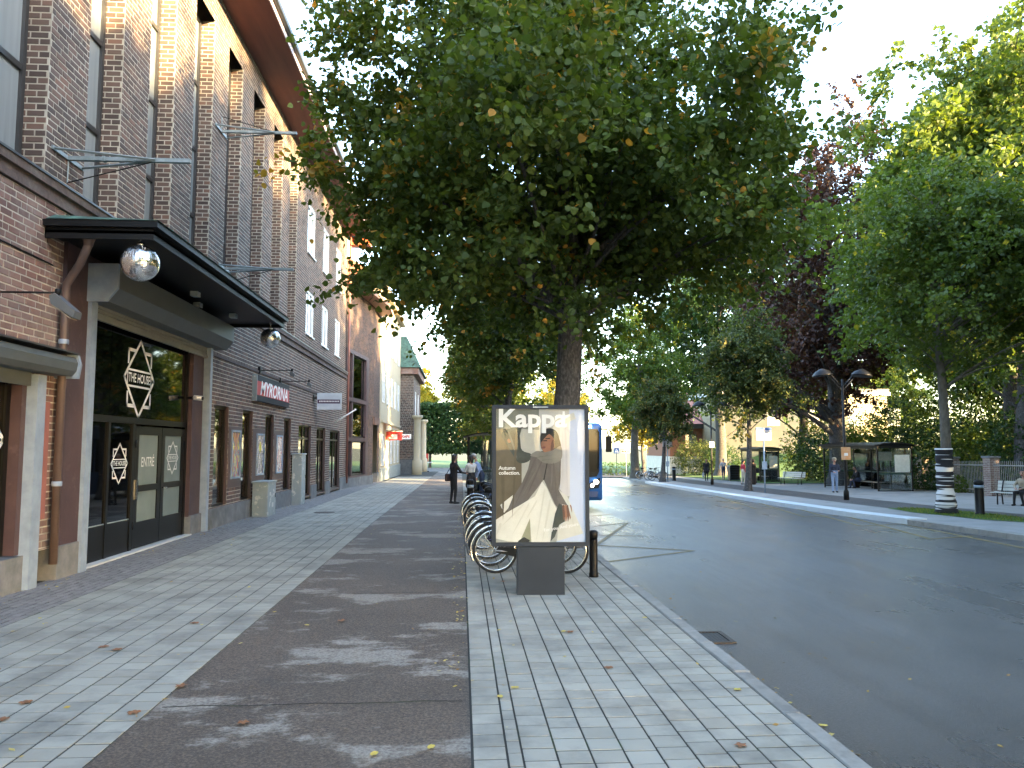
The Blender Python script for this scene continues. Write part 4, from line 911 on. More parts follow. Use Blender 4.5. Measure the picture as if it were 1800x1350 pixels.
for i in range(2):
    for j in range(3):
        u0, u1, z0, z1 = us[i]+.1, us[i+1]-.1 if i == 0 else 4.4, zs[j]+.1, zs[j+1]-.1
        m = MB(); m.box(u0, u0+.07, -.16, -.08, z0, z1, Mx).box(u1-.07, u1, -.16, -.08, z0, z1, Mx).box(u0+.07, u1-.07, -.16, -.08, z0, z0+.07, Mx).box(u0+.07, u1-.07, -.16, -.08, z1-.07, z1, Mx); wo_ = m.build('window', K['black'], b2, True)
        m = MB(); m.box(u0+.06, u1-.06, -.125, -.115, z0+.06, z1-.06, Mx); m.build('pane', K['glass'], wo_).location = -b2.location
        m = MB(); m.box(u0+.1 if (i+j) % 2 else (u0+u1)/2, u1-.1, -.4, -.38, z0+.1, z1-.1-(.4 if j == 0 else 0), Mx); m.build('curtain', K['pale'] if j != 1 else K['cabinet'], wo_).location = -b2.location
rf = MB(); P = [A+Ud*-.05+Nd*.7, Bp+Nd*.9+Ud*.2, Vector((-4.45, 49.9, 0)), Vector((-8.5, 49.9, 0)), Vector((-8.5, 40.05, 0))]
rf.add([(p.x, p.y, 10.4+(.35 if i < 3 else 0)*0) for i, p in enumerate(P)]+[(p.x, p.y, 10.62) for p in P], [(0, 1, 2, 3, 4), (5, 6, 7, 8, 9), (0, 1, 6, 5), (1, 2, 7, 6), (2, 3, 8, 7), (3, 4, 9, 8), (4, 0, 5, 9)]); rf.build('eaves', PM('warm_eaves_boards', (.36, .17, .09), .6), b2, True)
MB().box(-5.75, -5.55, 46.5, 48.8, -.3, 3.3).build('door_recess', K['black'], b2, True)
MB().box(-5.5, -5.15, 46.4, 49.0, 3.3, 3.75).build('door_cornice', K['brick'], b2, True)
MB().box(-5.54, -5.50, 46.6, 47.5, -.2, 2.9).build('door', K['brownmetal'], b2, True)

# ------------------------------------------------------------------ third building: cream facade in the sun
b3 = thing('cream_building', 'tall cream rendered building with sunlit facade beyond the purple bay', 'building', (-9, 57, -.3)); K['cream'] = PM('cream_render', [(.44, .38, .26), (.52, .46, .33)], .85, scale=1.5, bump=.15)
MB().box(-13, -5.22, 49.95, 66., -.8, 12.2).build('wall', K['cream'], b3, True); MB().box(-13, -5.14, 49.96, 66.02, -.8, .55).build('plinth', K['cabinet'], b3, True)
MB().box(-13, -4.85, 49.9, 66.1, 12.2, 12.55).build('cornice', K['cream'], b3, True); MB().prism([(-13, 12.55), (-4.9, 12.55), (-9, 15.5), (-13, 15.5)], 'y', 49.9, 66.1).build('roof', PM('orange_roof_tiles', (.3, .11, .06), .8), b3, True)
for i in range(5):
    for j in range(3):
        y0 = 51+i*3.0; z0 = 1.0+3.7*j+(.2 if j else -.3); window(b3, 'window', -5.26, y0, y0+1.4, z0, z0+2.1, [y0+.7], [z0+1.45], .08, 'whiteframe', 'glass_sky', None, depth=.08)
MB().box(-5.22, -5.1, 50.4, 65.6, 3.55, 3.72).build('string_course', K['cream'], b3, True)
aw = MB(); aw.add([(-5.2, 52, 3.5), (-5.2, 54, 3.5), (-4.4, 54, 3.15), (-4.4, 52, 3.15)], [(0, 1, 2, 3)]); aw.build('awning', K['orange_board'], b3, True)
# ------------------------------------------------------------------ corner building with copper roof
b4 = thing('corner_building', 'dark brick corner building with green copper roof and white columns', 'building', (-8, 72, -.45))
W4 = Bricks(); W4.wall((-12, 66.2, 0), (1, 0, 0), (0, -1, 0), 0, 7.9, -.5, 8.2, [], ch=.14, bl=.34); W4.wall((-4.1, 66.2, 0), (0, 1, 0), (1, 0, 0), 0, 10.5, -.5, 8.2, [(2, 3.6, 4.4, 6.9), (6, 7.6, 4.4, 6.9), (2, 3.6, .8, 3.2), (6, 7.6, .8, 3.2)], ch=.14, bl=.34)
w_ = W4.build(b4, K['brick'], 0); w_.location = -b4.location
MB().box(-12, -4.35, 66.3, 76.6, -.8, 8.2).build('core', K['interior'], b4, True); MB().box(-12, -4.0, 66.1, 76.8, -.9, .9).build('plinth', K['concrete'], b4, True)
MB().box(-12, -3.7, 65.9, 77, 8.2, 8.75).build('cornice', K['brick_red'], b4, True)
r4 = MB(); r4.add([(-12, 65.7, 8.75), (-3.5, 65.7, 8.75), (-3.5, 77.2, 8.75), (-12, 77.2, 8.75), (-12, 66.9, 11.6), (-4.8, 66.9, 11.6), (-4.8, 76, 11.6), (-12, 76, 11.6)], [(0, 1, 5, 4), (1, 2, 6, 5), (2, 3, 7, 6), (4, 5, 6, 7), (0, 3, 2, 1), (0, 4, 7, 3)]); r4.build('roof', K['copper'], b4, True)
for y0 in (68.2, 72.2):
    for z0 in (.8, 4.4): window(b4, 'window', -4.25, y0, y0+1.6, z0, z0+2.4, [y0+.8], [], .08, 'whiteframe', 'glass_sky', -4.1, 'whiteframe', .08)
for y in (66.0, 76.4):
    m = MB(); m.lathe([(.42, -.9), (.42, .8), (.3, .9), (.28, 4.2), (.3, 4.3), (.46, 4.45), (.46, 4.65)], 14, Matrix.Translation((-3.75, y, 0))); m.build('column', K['cream'], b4, True)
# projecting signs far along the street
t = thing('projecting_sign', 'red projecting shop sign with white mark on the cream facade', 'sign', (-4.72, 54, 2.72)); MB().box(-.6, .6, -.08, .08, -.3, .3).build('board', K['signred2'], t); MB().box(-.64, .64, -.085, .085, .3, .34).build('edge', K['white'], t); m = MB(); m.add([(-.18, -.085, -.22), (.28, -.085, -.22), (.28, -.085, .1), (-.1, -.085, .1), (-.1, -.085, -.1), (-.3, -.085, -.14)], [(0, 1, 2, 3, 4, 5)]); m.build('mark', K['white'], t); MB().box(-.5, .5, -.02, .02, .34, .38).build('bracket', K['black'], t)
t = thing('projecting_sign', 'small white projecting sign with red letters by the corner building', 'sign', (-4.3, 60, 2.75)); MB().box(-.42, .42, -.06, .06, -.2, .2).build('board', K['white'], t); V, F_ = text_geo('KAFE', .27, .01); m = MB(); m.add([(u, -.064, v) for u, v in V], F_); m.build('lettering', K['signred2'], t); MB().box(-.9, -.42, -.02, .02, -.02, .02).build('bracket', K['black'], t)
# ------------------------------------------------------------------ advertising stand
ks = thing('advertising_stand', 'free standing poster case with fashion advertisement on dark pedestal', 'advertising stand', (1.04, 10.12, 0), math.radians(-1.5))
K['caseglass'] = glassmat('poster_case_glass', (.98, .99, .99), .01, .0, 1.28)
K['slate'] = PM('slate_blue_grey_paint', [(.016, .022, .032), (.024, .032, .044)], .42, scale=2.5, bump=.04, rvar=.1, spec=.25)
PWd, PHt, PZ0 = 1.17, 1.735, .675
fwd = .055
m = MB(); m.cbox(-PWd/2-fwd, PWd/2+fwd, -.0, .22, PZ0-fwd, PZ0+PHt+fwd, .02); m.build('case', K['slate'], ks)
m = MB(); a, b, z0, z1 = PWd/2, PWd/2+fwd-.004, PZ0, PZ0+PHt
m.box(-b, -a, -.035, -.002, z0-fwd+.004, z1+fwd-.004).box(a, b, -.035, -.002, z0-fwd+.004, z1+fwd-.004).box(-a, a, -.035, -.002, z1, z1+fwd-.004).box(-a, a, -.035, -.002, z0-fwd+.004, z0); m.build('frame', K['slate'], ks)
MB().cbox(-.31, .31, -.02, .2, -.05, PZ0-fwd-.002, .008).build('pedestal', K['slate'], ks)
MB().box(-.1, .1, -.037, -.0352, z1+.015, z1+.032).build('maker_plate', K['cabinet'], ks)
def pc(x, y): return ((x-397)/568*PWd-PWd/2, PZ0+(978-y)/843*PHt)
def smooth(pts, n=4):
    out = []; N = len(pts)
    for i in range(N):
        p0, p1, p2, p3 = [Vector(pts[(i+k) % N]) for k in (-1, 0, 1, 2)]
        for j in range(n):
            t = j/n; out.append(.5*((2*p1)+(p2-p0)*t+(2*p0-5*p1+4*p2-p3)*t*t+(3*p1-p0-3*p2+p3)*t*t*t))
    return [(v.x, v.y) for v in out]
layer = [0]
def printed(name, pts, mat, sm=True):
    layer[0] += 1; y = -.0025-layer[0]*.00035; q = smooth(pts) if sm else pts
    q = [(min(965, max(397, x)), min(978, max(135, yy_))) for x, yy_ in q]
    m_ = MB(); m_.flat([pc(*p) for p in q], lambda u, v: (u, y, v)); return m_.build(name, mat, poster)
def ink(name, c, var=.2, sc=6):
    c = tuple(v*.78 for v in c)
    return PM('print_'+name, [tuple(v*(1-var) for v in c), c, tuple(min(1, v*(1+var)) for v in c)], .6, scale=sc, coord='obj')
I = dict(wall=ink('wall', (.45, .45, .43)), brown=ink('brown', (.12, .095, .06), .4, 3), greygreen=ink('greygreen', (.19, .2, .185), .3, 3), panel=ink('panel', (.48, .48, .45), .1), pale=ink('pale', (.56, .55, .54), .06), lav=ink('lavender', (.62, .70, .92), .05, 2), curtain=ink('curtain', (.72, .70, .74), .1, 3),
         sleeve=ink('sleeve', (.05, .06, .055), .5, 8), coat=ink('coat', (.15, .13, .127), .22, 7), scarf=ink('scarf', (.23, .215, .2), .2, 8), white=ink('cloth', (.82, .81, .77), .12, 5), lining=ink('lining', (.76, .75, .71), .1), shade=ink('olive_shade', (.33, .33, .23), .2), hair=ink('hair', (.016, .014, .013), .3, 12), skin=ink('skin', (.36, .16, .095), .2, 9), skin2=ink('skin_dark', (.16, .07, .045), .2), lip=ink('lips', (.22, .07, .06), .1), paper=ink('paper', (.75, .73, .66), .05), shade2=ink('cloth_fold', (.71, .70, .655), .1), dcoat=ink('coat_fold', (.12, .104, .10), .2), lcoat=ink('coat_light', (.185, .163, .158), .15), lav2=ink('curtain_fold', (.64, .62, .67), .1), dsl=ink('sleeve_light', (.11, .125, .12), .3), dbrown=ink('brown_dark', (.10, .078, .05), .3), letter=ink('letters', (.95, .96, .98), .02))
poster = MB(); poster.box(-PWd/2, PWd/2, -.0022, -.0012, PZ0, PZ0+PHt); poster = poster.build('poster', I['wall'], ks)
printed('backdrop', [(397, 240), (545, 240), (560, 430), (560, 840), (397, 840)], I['brown'], False)
printed('backdrop', [(397, 135), (680, 135), (680, 270), (550, 262), (397, 262)], I['greygreen'], False)
printed('backdrop', [(545, 272), (680, 268), (680, 400), (620, 425), (560, 420)], I['panel'], False)
printed('backdrop', [(672, 135), (868, 135), (868, 300), (830, 420), (672, 420)], I['pale'], False)
printed('backdrop', [(866, 135), (965, 135), (965, 978), (780, 978), (800, 900), (866, 690)], I['lav'], False)
printed('backdrop', [(805, 245), (868, 215), (868, 690), (835, 690), (800, 640)], I['curtain'], False)
printed('arm', [(432, 292), (500, 255), (560, 243), (545, 330), (565, 400), (622, 424), (606, 468), (545, 480), (505, 430), (462, 360)], I['sleeve'])
printed('hand', [(468, 335), (480, 325), (495, 342), (478, 352)], I['skin'])
printed('white_trousers', [(690, 598), (645, 690), (570, 735), (470, 790), (397, 838), (397, 955), (470, 972), (545, 978), (575, 930), (612, 828), (622, 978), (740, 978), (762, 880), (785, 775), (752, 715), (722, 640)], I['white'], False)
printed('trouser_shade', [(612, 830), (566, 935), (548, 976), (618, 976)], I['shade'], False)
printed('shoe', [(540, 968), (575, 946), (612, 966), (606, 978), (534, 978)], I['hair'], False)
printed('coat_lining', [(424, 745), (512, 676), (480, 760), (448, 795)], I['lining'], False)
printed('coat_lining', [(800, 655), (850, 690), (885, 770), (952, 925), (785, 972), (790, 880), (835, 850)], I['lining'], False)
printed('coat', [(622, 428), (700, 400), (812, 372), (812, 480), (806, 580), (795, 650), (852, 748), (818, 742), (795, 772), (770, 740), (735, 660), (700, 585), (660, 640), (600, 715), (540, 752), (466, 786), (500, 705), (560, 610), (600, 520)], I['coat'], False)
printed('coat_edge', [(722, 470), (728, 470), (706, 585), (697, 590)], I['hair'], False)
printed('sleeve', [(798, 735), (820, 748), (836, 800), (835, 850), (800, 868), (770, 945), (742, 975), (752, 900), (772, 800)], I['sleeve'], False)
for k in range(4): x = 818+k*14; printed('hand', [(x, 752), (x+16, 750), (x+20, 800), (x+14-k*2, 852-abs(k-1.5)*10), (x+6, 850-abs(k-1.5)*10), (x+3, 800)], I['skin' if k % 2 else 'skin2'])
printed('hair', [(682, 300), (705, 268), (745, 258), (785, 280), (805, 335), (813, 385), (790, 420), (735, 420), (690, 395), (680, 350)], I['hair'])
printed('face', [(690, 330), (700, 300), (730, 292), (762, 318), (772, 355), (765, 392), (735, 412), (705, 410), (690, 392), (684, 365)], I['skin'])
printed('cheek', [(752, 345), (766, 332), (772, 360), (762, 395), (746, 406)], I['skin2'])
printed('fringe', [(684, 330), (690, 292), (722, 275), (742, 290), (722, 305), (700, 330), (690, 345)], I['hair'])
printed('eye', [(696, 336), (722, 334), (724, 341), (700, 342)], I['hair'], False); printed('brow', [(712, 322), (742, 320), (744, 326), (714, 328)], I['hair'], False); printed('lips', [(690, 378), (706, 374), (714, 380), (704, 388), (692, 386)], I['lip'])
printed('scarf', [(615, 432), (660, 402), (700, 412), (760, 398), (812, 372), (816, 450), (770, 482), (700, 478), (655, 445)], I['scarf'])
for x0_, y0_, x1_, y1_, w_, k_ in ((560, 745, 430, 880, 10, 'shade2'), (600, 740, 500, 930, 7, 'shade2'), (650, 720, 590, 830, 8, 'shade2'), (700, 660, 650, 970, 7, 'shade2'), (735, 720, 690, 970, 9, 'shade2'), (420, 860, 400, 930, 12, 'shade2'), (850, 720, 900, 930, 9, 'shade2'), (640, 460, 520, 740, 9, 'dcoat'), (680, 480, 590, 690, 7, 'dcoat'), (760, 490, 780, 700, 9, 'dcoat'), (800, 480, 800, 640, 7, 'dcoat'), (640, 540, 560, 690, 6, 'lcoat'), (750, 500, 745, 640, 8, 'lcoat'), (835, 250, 850, 660, 8, 'lav2'), (820, 300, 822, 640, 5, 'lav2'), (640, 445, 790, 425, 6, 'dcoat'), (690, 462, 800, 450, 5, 'dcoat'), (470, 280, 530, 450, 10, 'dsl'), (430, 480, 440, 820, 14, 'dbrown'), (520, 300, 500, 800, 10, 'dbrown')):
    printed('fold', [(x0_, y0_), (x0_+w_, y0_+w_*.3), ((x0_+x1_)/2+w_*1.2, (y0_+y1_)/2), (x1_+w_*.2, y1_), (x1_, y1_), ((x0_+x1_)/2-w_*.2, (y0_+y1_)/2)], I[k_])
printed('paper_scrap', [(812, 190), (895, 158), (906, 198), (832, 232)], I['paper'], False)
def poster_text(body, size, bold, x, y, ax='LEFT', sx=1., rot=0):
    layer[0] += 1; yy_ = -.0025-layer[0]*.00035; V_, F2 = text_geo(body, size, bold, 0, ax, sx); u0, v0 = pc(x, y); c_, s_ = math.cos(rot), math.sin(rot)
    m_ = MB(); m_.add([(u0+u*c_-v*s_, yy_, v0+u*s_+v*c_) for u, v in V_], F2); m_.build('lettering', I['letter'], poster)
poster_text('Kappa', .33, .010, 406, 200, sx=1.1)
printed('lettering', [(822, 150), (838, 150), (838, 176), (870, 168), (872, 180), (822, 208)], I['letter'], False)
poster_text('Autumn', .067, .0012, 414, 512); poster_text('collection.', .067, .0012, 414, 543)
poster_text('For you. And yours.', .058, .001, 700, 905, rot=.18)
m = MB(); m.box(-PWd/2, PWd/2, -.024, -.021, PZ0, PZ0+PHt); m.build('glass', K['caseglass'], ks)

# ------------------------------------------------------------------ bicycles
def wheel(parent, x, R=.345, sil=True):
    m_ = MB(); m_.torus((x, 0, R), R-.018, .018, 36, 6); w = m_.build('wheel', K['rubber'], parent)
    m_ = MB(); m_.torus((x, 0, R), R-.045, .012, 36, 5); m_.build('rim', K['chrome'], w)
    m_ = MB(); m_.tube([(x, -.045, R), (x, .045, R)], .022, 8); m_.build('hub', K['chrome'], w)
    m_ = MB()
    for k in range(20): a_ = 2*math.pi*k/20; b_ = a_+(.35 if k % 2 else -.35); m_.bar((x+.02*math.cos(b_), .03*(1 if k % 4 < 2 else -1), R+.02*math.sin(b_)), (x+(R-.05)*math.cos(a_), 0, R+(R-.05)*math.sin(a_)), .0022, 3)
    m_.build('spokes', K['chrome'], w)
def bicycle(label, x, y, rz, paint, step=False, basket=False, seatc='black', group=None, tilt=.06, guard=True):
    t = thing('bicycle', label, 'bicycle', (x, y, zg(x, y)+.002), rz, group); t.rotation_euler = (tilt, 0, rz)
    R = .345; wb = 1.08; wheel(t, 0); wheel(t, wb)
    bbk = (.45, 0, .29); st = (.30, 0, .82); hd0, hd1 = (.93, 0, .60), (.86, 0, .90)
    f = MB(); f.tube([bbk, st], .018, 8)
    if step: f.tube([(.92, 0, .66), (.68, 0, .42), (.50, 0, .31)], .02, 8); f.tube([(.90, 0, .74), (.62, 0, .52), (.40, 0, .48)], .016, 8)
    else: f.tube([hd0, bbk], .02, 8); f.tube([(.88, 0, .84), (.32, 0, .76)], .018, 8)
    f.tube([hd0, hd1], .022, 8)
    for s_ in (-.06, .06): f.tube([(.0, s_, R), (.12, s_*.8, R-.01), (bbk[0], s_*.5, bbk[2])], .011, 6); f.tube([(0, s_, R), (.31, s_*.3, .76)], .009, 6)
    f.build('frame', paint, t)
    k_ = MB(); 
    for s_ in (-.055, .055): k_.tube([(wb, s_, R), (wb-.05, s_, R+.12), (.935, s_*.9, .66), (.93, 0, .68)], .012, 6)
    k_.build('fork', paint, t)
    if guard:
        g_ = MB(); g_.torus((0, 0, R), R+.025, .022, 18, 5, 'y', math.radians(20), math.radians(205)); g_.build('mudguard', K['chrome'] if seatc == 'black' else paint, t)
        g_ = MB(); g_.torus((wb, 0, R), R+.025, .022, 16, 5, 'y', math.radians(10), math.radians(160)); g_.build('mudguard', K['chrome'] if seatc == 'black' else paint, t)
    h = MB(); h.tube([(.86, 0, .9), (.85, 0, 1.02)], .013, 8); h.tube([(.66, -.30, 1.03), (.78, -.26, 1.05), (.87, -.1, 1.04), (.87, .1, 1.04), (.78, .26, 1.05), (.66, .30, 1.03)], .012, 8); ho = h.build('handlebar', K['chrome'], t)
    for s_ in (-1, 1): g_ = MB(); g_.tube([(.66, .30*s_, 1.03), (.77, .262*s_, 1.048)], .018, 8); g_.build('grip', K['rubber'], ho)
    s2 = MB(); s2.tube([st, (.285, 0, .92)], .013, 8); s2.build('seat_post', K['chrome'], t)
    sd = MB(); sd.tube([(.12, 0, .95), (.20, 0, .965), (.3, 0, .96), (.42, 0, .955), (.44, 0, .95)], [.05, .085, .06, .028, .015], 10); so_ = sd.build('saddle', K['black'] if seatc == 'black' else K['brownmetal'], t)
    c = MB(); c.tube([(bbk[0], -.04, .29), (bbk[0], .05, .29)], .03, 10); c.tube([(bbk[0], -.06, .29), (bbk[0]+.08, -.065, .14)], .011, 6); c.tube([(bbk[0], .06, .29), (bbk[0]-.08, .065, .44)], .011, 6); co = c.build('crank', K['chrome'], t)
    for (px_, s_, pz) in ((bbk[0]+.08, -1, .14), (bbk[0]-.08, 1, .44)): MB().box(px_-.04, px_+.04, s_*.07 if s_ > 0 else -.16, .16 if s_ > 0 else -.07, pz-.012, pz+.012).build('pedal', K['rubber'], co)
    MB().prism([(.02, .31), (.50, .21), (.53, .29), (.5, .37), (.02, .40)], 'y', -.055, -.035).build('chain_guard', K['black'], t)
    rk = MB(); 
    for s_ in (-.06, .06): rk.tube([(-.28, s_, .76), (.28, s_, .78)], .006, 5); rk.tube([(0, s_, R), (-.12, s_, .76)], .005, 5)
    for q in (-.25, -.1, .05, .2): rk.tube([(q, -.06, .762+.02*q), (q, .06, .762+.02*q)], .005, 5)
    rk.build('rack', K['black'], t)
    if basket:
        b_ = MB(); x0, x1, w = .90, 1.22, .17
        for i in range(7): q = x0+(x1-x0)*i/6; b_.tube([(q, -w, 1.0), (q, -w*.85, .76), (q, w*.85, .76), (q, w, 1.0)], .005, 4)
        for z in (.76, .84, .92, 1.0): e_ = w*(.85+.15*(z-.76)/.24); b_.tube([(x0, -e_, z), (x1, -e_, z), (x1, e_, z), (x0, e_, z), (x0, -e_, z)], .006, 4)
        b_.build('basket', K['black'], t)
    return t
PB = {k: PM('bike_paint_'+k, c, .3, scale=3, coat=.4) for k, c in dict(black=(.012, .012, .013), silver=(.4, .41, .42), purple=(.07, .04, .16), green=(.02, .05, .03), blue=(.02, .04, .12), red=(.2, .015, .015)).items()}
bk = [('silver bicycle with bright spokes nearest the advertising stand', 11.85, .49, 'silver', 0, 0), ('black bicycle with chrome mudguards second in the row', 12.55, .44, 'black', 1, 0), ('purple step-through bicycle third in the row', 13.3, .42, 'purple', 1, 0),
      ('black bicycle with front basket behind the purple one', 14.5, .40, 'black', 0, 1), ('dark green bicycle just past the knobbly tree trunk', 17.3, .38, 'green', 1, 1), ('blue bicycle near the far end of the row', 18.6, .36, 'blue', 0, 0), ('black bicycle at the far end of the row by the shelter', 20.0, .34, 'black', 1, 1)]
for i, (lab, y, x, col, st, ba) in enumerate(bk): bicycle(lab+' on the paved verge', x+.03, y, math.radians((-5, 4, -3, 6, -4, 3, 5)[i]) if i % 2 == 0 else math.radians(3), PB[col], bool(st), bool(ba), tilt=(-.05, .07, -.04, .06, .05, -.05, .06)[i], group='bicycles parked on the verge')
for i, (px, py) in enumerate(((1134, 843), (1149, 844), (1157, 845))): p = onG(px, py); bicycle(('bicycle on the far kerb beside the leaning tree', 'black bicycle between two others by the small yellowing tree', 'bicycle nearest the small yellowing tree across the road')[i], p[0]-.5, p[1], math.radians((20, -10, 15)[i]), PB[('black', 'blue', 'black')[i]], i % 2 == 0, group='bicycles parked across the road')
# rack post beside the bicycles
def bollard(label, x, y, h, r, band=True):
    t = thing('bollard', label, 'bollard', (x, y, zg(x, y))); m_ = MB(); m_.lathe([(r*1.15, -.05), (r*1.15, .05), (r, .07), (r, h*.78), (r*1.02, h*.80)], 16); m_.build('post', K['black'], t)
    if band: m_ = MB(); m_.lathe([(r*1.04, h*.78), (r*1.04, h*.86)], 16); m_.build('reflector', K['galv'], t)
    m_ = MB(); m_.lathe([(r*.9, h*.86 if band else h*.8), (r*1.1, h*.9), (r*1.12, h*.96), (r*.7, h), (.01, h*1.005)], 16); m_.build('cap', K['black'], t)
bollard('short black bollard beside the bicycles at the kerb', 1.96, 11.45, .68, .062, False)
p = onG(1723, 905); bollard('black bollard with steel band in front of the park railings', p[0], p[1], 1.05, .13)
p = onG(1185, 845); bollard('black bollard beside the further bus stop sign', p[0], p[1], 1.15, .15)
bollard('black post at the shelter end of the bicycle row', .25, 21.2, 1.05, .09)

# ------------------------------------------------------------------ bus
bus = thing('city_bus', 'blue city bus with headlights on stopped behind the advertising stand', 'bus', (3.6, 26.2, zg(3.7, 26)-.13), math.radians(1.0)); K['busblue'] = PM('bus_blue_paint', [(.02, .10, .30), (.03, .13, .36)], .3, scale=1, coat=.5, spec=.5); K['busglass'] = PM('bus_tinted_glass', (.004, .005, .006), .03, spec=.3)
def bus_section(y): 
    k = 0 if y > .6 else (1-y/.6); return 1.275-.10*k**2, .30, 2.98-.10*k**2
secs = [(-.0, .10), (.05, .05), (.2, .02), (.6, 0), (6, 0), (11.8, 0), (12.0, .06)]
m = MB(); vs = []; NP = 20
for (y, ins) in secs:
    hw = 1.275-ins; z0, z1 = .28+ins*.6, 2.98-ins*1.5; rr = .16; ring = []
    for (cx_, cz_, a0) in ((hw-rr, z1-rr, 0), (-hw+rr, z1-rr, 90), (-hw+.08, z0+.08, 180), (hw-.08, z0+.08, 270)):
        q = rr if a0 < 180 else .08
        for k in range(5): a_ = math.radians(a0+k*22.5); ring.append((cx_+q*math.cos(a_), y, cz_+q*math.sin(a_)))
    vs += ring
fs = [(i*NP+k, i*NP+(k+1) % NP, (i+1)*NP+(k+1) % NP, (i+1)*NP+k) for i in range(len(secs)-1) for k in range(NP)]+[tuple(range(NP)), tuple((len(secs)-1)*NP+k for k in range(NP))]
m.add(vs, fs, True); m.build('body', K['busblue'], bus)
m = MB(); m.prism([(-1.10, 1.28), (-1.02, 1.12), (0, 1.05), (1.02, 1.12), (1.10, 1.28), (1.12, 2.62), (1.05, 2.74), (-1.05, 2.74), (-1.12, 2.62)], 'y', -.03, .06); m.build('windscreen', K['busglass'], bus)
m = MB(); m.box(-.75, .75, -.034, -.031, 2.48, 2.70); m.build('destination_display', K['black'], bus)
for s in (-1, 1):
    m = MB(); m.prism([(s*.72, .86), (s*1.13, 1.08), (s*1.15, .92), (s*1.08, .74), (s*.78, .70)], 'y', -.025, .04); hl = m.build('headlight', K['black'], bus)
    lamp = nodes('headlight_glow'); lamp[2].inputs['Emission Color'].default_value = (1, .97, .9, 1); lamp[2].inputs['Emission Strength'].default_value = 6; lamp[2].inputs['Base Color'].default_value = (.8, .8, .8, 1)
    for (x, z, r_) in ((s*1.0, .93, .075), (s*.86, .82, .055)): m = MB(); m.lathe([(r_, 0), (r_, .02), (r_*.6, .03)], 14, Matrix.Translation((x, -.025, z)) @ Matrix.Rotation(math.pi/2, 4, 'X')); m.build('lamp', lamp[0], hl)
    m = MB(); m.tube([(s*1.1, .1, 2.75), (s*1.36, -.12, 2.72), (s*1.42, -.14, 2.5)], .025, 8); mi = m.build('mirror_arm', K['black'], bus); m = MB(); m.cbox(s*1.42-.10, s*1.42+.10, -.2, -.08, 1.95, 2.5, .03); m.build('mirror', K['black'], mi)
    for k in range(5): m = MB(); m.box(s*1.255 if s > 0 else -1.283, 1.283 if s > 0 else -1.255, .9+k*2.1, 2.85+k*2.1, 1.15, 2.45); m.build('side_window', K['busglass'], bus)
    for y in (2.6, 9.0): m = MB(); m.tube([(s*.86, y, .48), (s*1.12, y, .48)], .48, 24); w = m.build('wheel', K['rubber'], bus); m = MB(); m.tube([(s*1.11, y, .48), (s*1.13, y, .48)], .27, 18); m.build('rim', K['galv'], w)
    m = MB(); m.cbox(s*.75-.1, s*.75+.1, -.03, .02, 2.80, 2.86, .01); m.build('marker_light', lamp[0], bus)
MB().box(-1.05, 1.05, -.012, .02, .42, .62).build('bumper', PM('dark_blue_bumper', (.012, .05, .16), .4), bus); MB().box(-.26, .26, -.02, -.013, .5, .61).build('number_plate', K['white'], bus)
for s in (-1, 1): m = MB(); m.tube([(s*.3, -.08, 1.12), (s*.55, -.09, 1.6)], .012, 6); m.build('wiper', K['black'], bus)
MB().cbox(-.8, .8, 2.5, 5.5, 2.93, 3.2, .08).build('roof_unit', K['busblue'], bus)

# ------------------------------------------------------------------ shelters, lamps, signs
def shelter(label, x, y, rz, L, D, H=2.45, rear_open=False, bays=3, ad=True, dark=True):
    """local x along the length, open front at y=0, back at y=D"""
    t = thing('bus_shelter', label, 'bus shelter', (x, y, zg(x, y)), rz)
    for i in range(bays+1):
        u = L*i/bays; MB().box(u-.035, u+.035, D-.07, D, -.3, H).build('post', K['black'], t)
    for u in (0, L): MB().box(u-.035, u+.035, 0, .07, -.3, H).build('post', K['black'], t)
    m_ = MB(); N = 10; vs_ = []
    for i in range(N+1):
        a_ = i/N; z = H+.16*math.sin(math.pi*a_)+.02; yy_ = -.25+(D+.45)*a_
        for z_ in (z, z+.05):
            for u in (-.25, L+.25): vs_.append((u, yy_, z_))
    f_ = []
    for i in range(N): o_ = i*4; f_ += [(o_, o_+1, o_+5, o_+4), (o_+2, o_+6, o_+7, o_+3), (o_, o_+4, o_+6, o_+2), (o_+1, o_+3, o_+7, o_+5)]
    f_ += [(0, 2, 3, 1), (N*4, N*4+1, N*4+3, N*4+2)]; m_.add(vs_, f_); m_.build('roof', K['black'], t)
    MB().box(-.1, L+.1, -.03, .05, H-.12, H+.03).box(-.1, L+.1, D-.09, D+.02, H-.1, H+.03).build('beam', K['black'], t)
    for i in range(bays):
        u0, u1 = L*i/bays+.04, L*(i+1)/bays-.04
        MB().box(u0, u1, D-.045, D-.035, .15, H-.12).build('back_pane', K['glass'], t); MB().box(u0, u1, D-.06, D-.02, 1.0, 1.07).build('rail', K['greenrail'], t); MB().box(u0, u1, D-.06, D-.02, .1, .15).build('rail', K['black'], t)
    for u in (0, L):
        MB().box(u-.005, u+.005, .08, D-.08, .15, H-.12).build('side_pane', K['glass'], t); MB().box(u-.02, u+.02, .07, D-.07, 1.0, 1.07).build('rail', K['greenrail'], t)
        MB().box(u-.02, u+.02, .07, D-.07, .1, .15).build('rail', K['black'], t)
    for k in range(3): MB().box(.5, L*.6, D-.55+k*.13, D-.45+k*.13, .44, .47).build('seat_slat', K['seatwood'], t)
    for u in (.7, L*.5): MB().box(u-.03, u+.03, D-.5, D-.1, -.05, .44).build('seat_support', K['black'], t)
    if ad: MB().box(L+.007, L+.03, D*.5, D-.15, 1.12, 2.05).build('timetable', K['paperboard'], t); MB().box(L*.45, L*.7, D-.075, D-.065, 1.7, 2.2).build('notice', K['paperboard'], t)
    return t
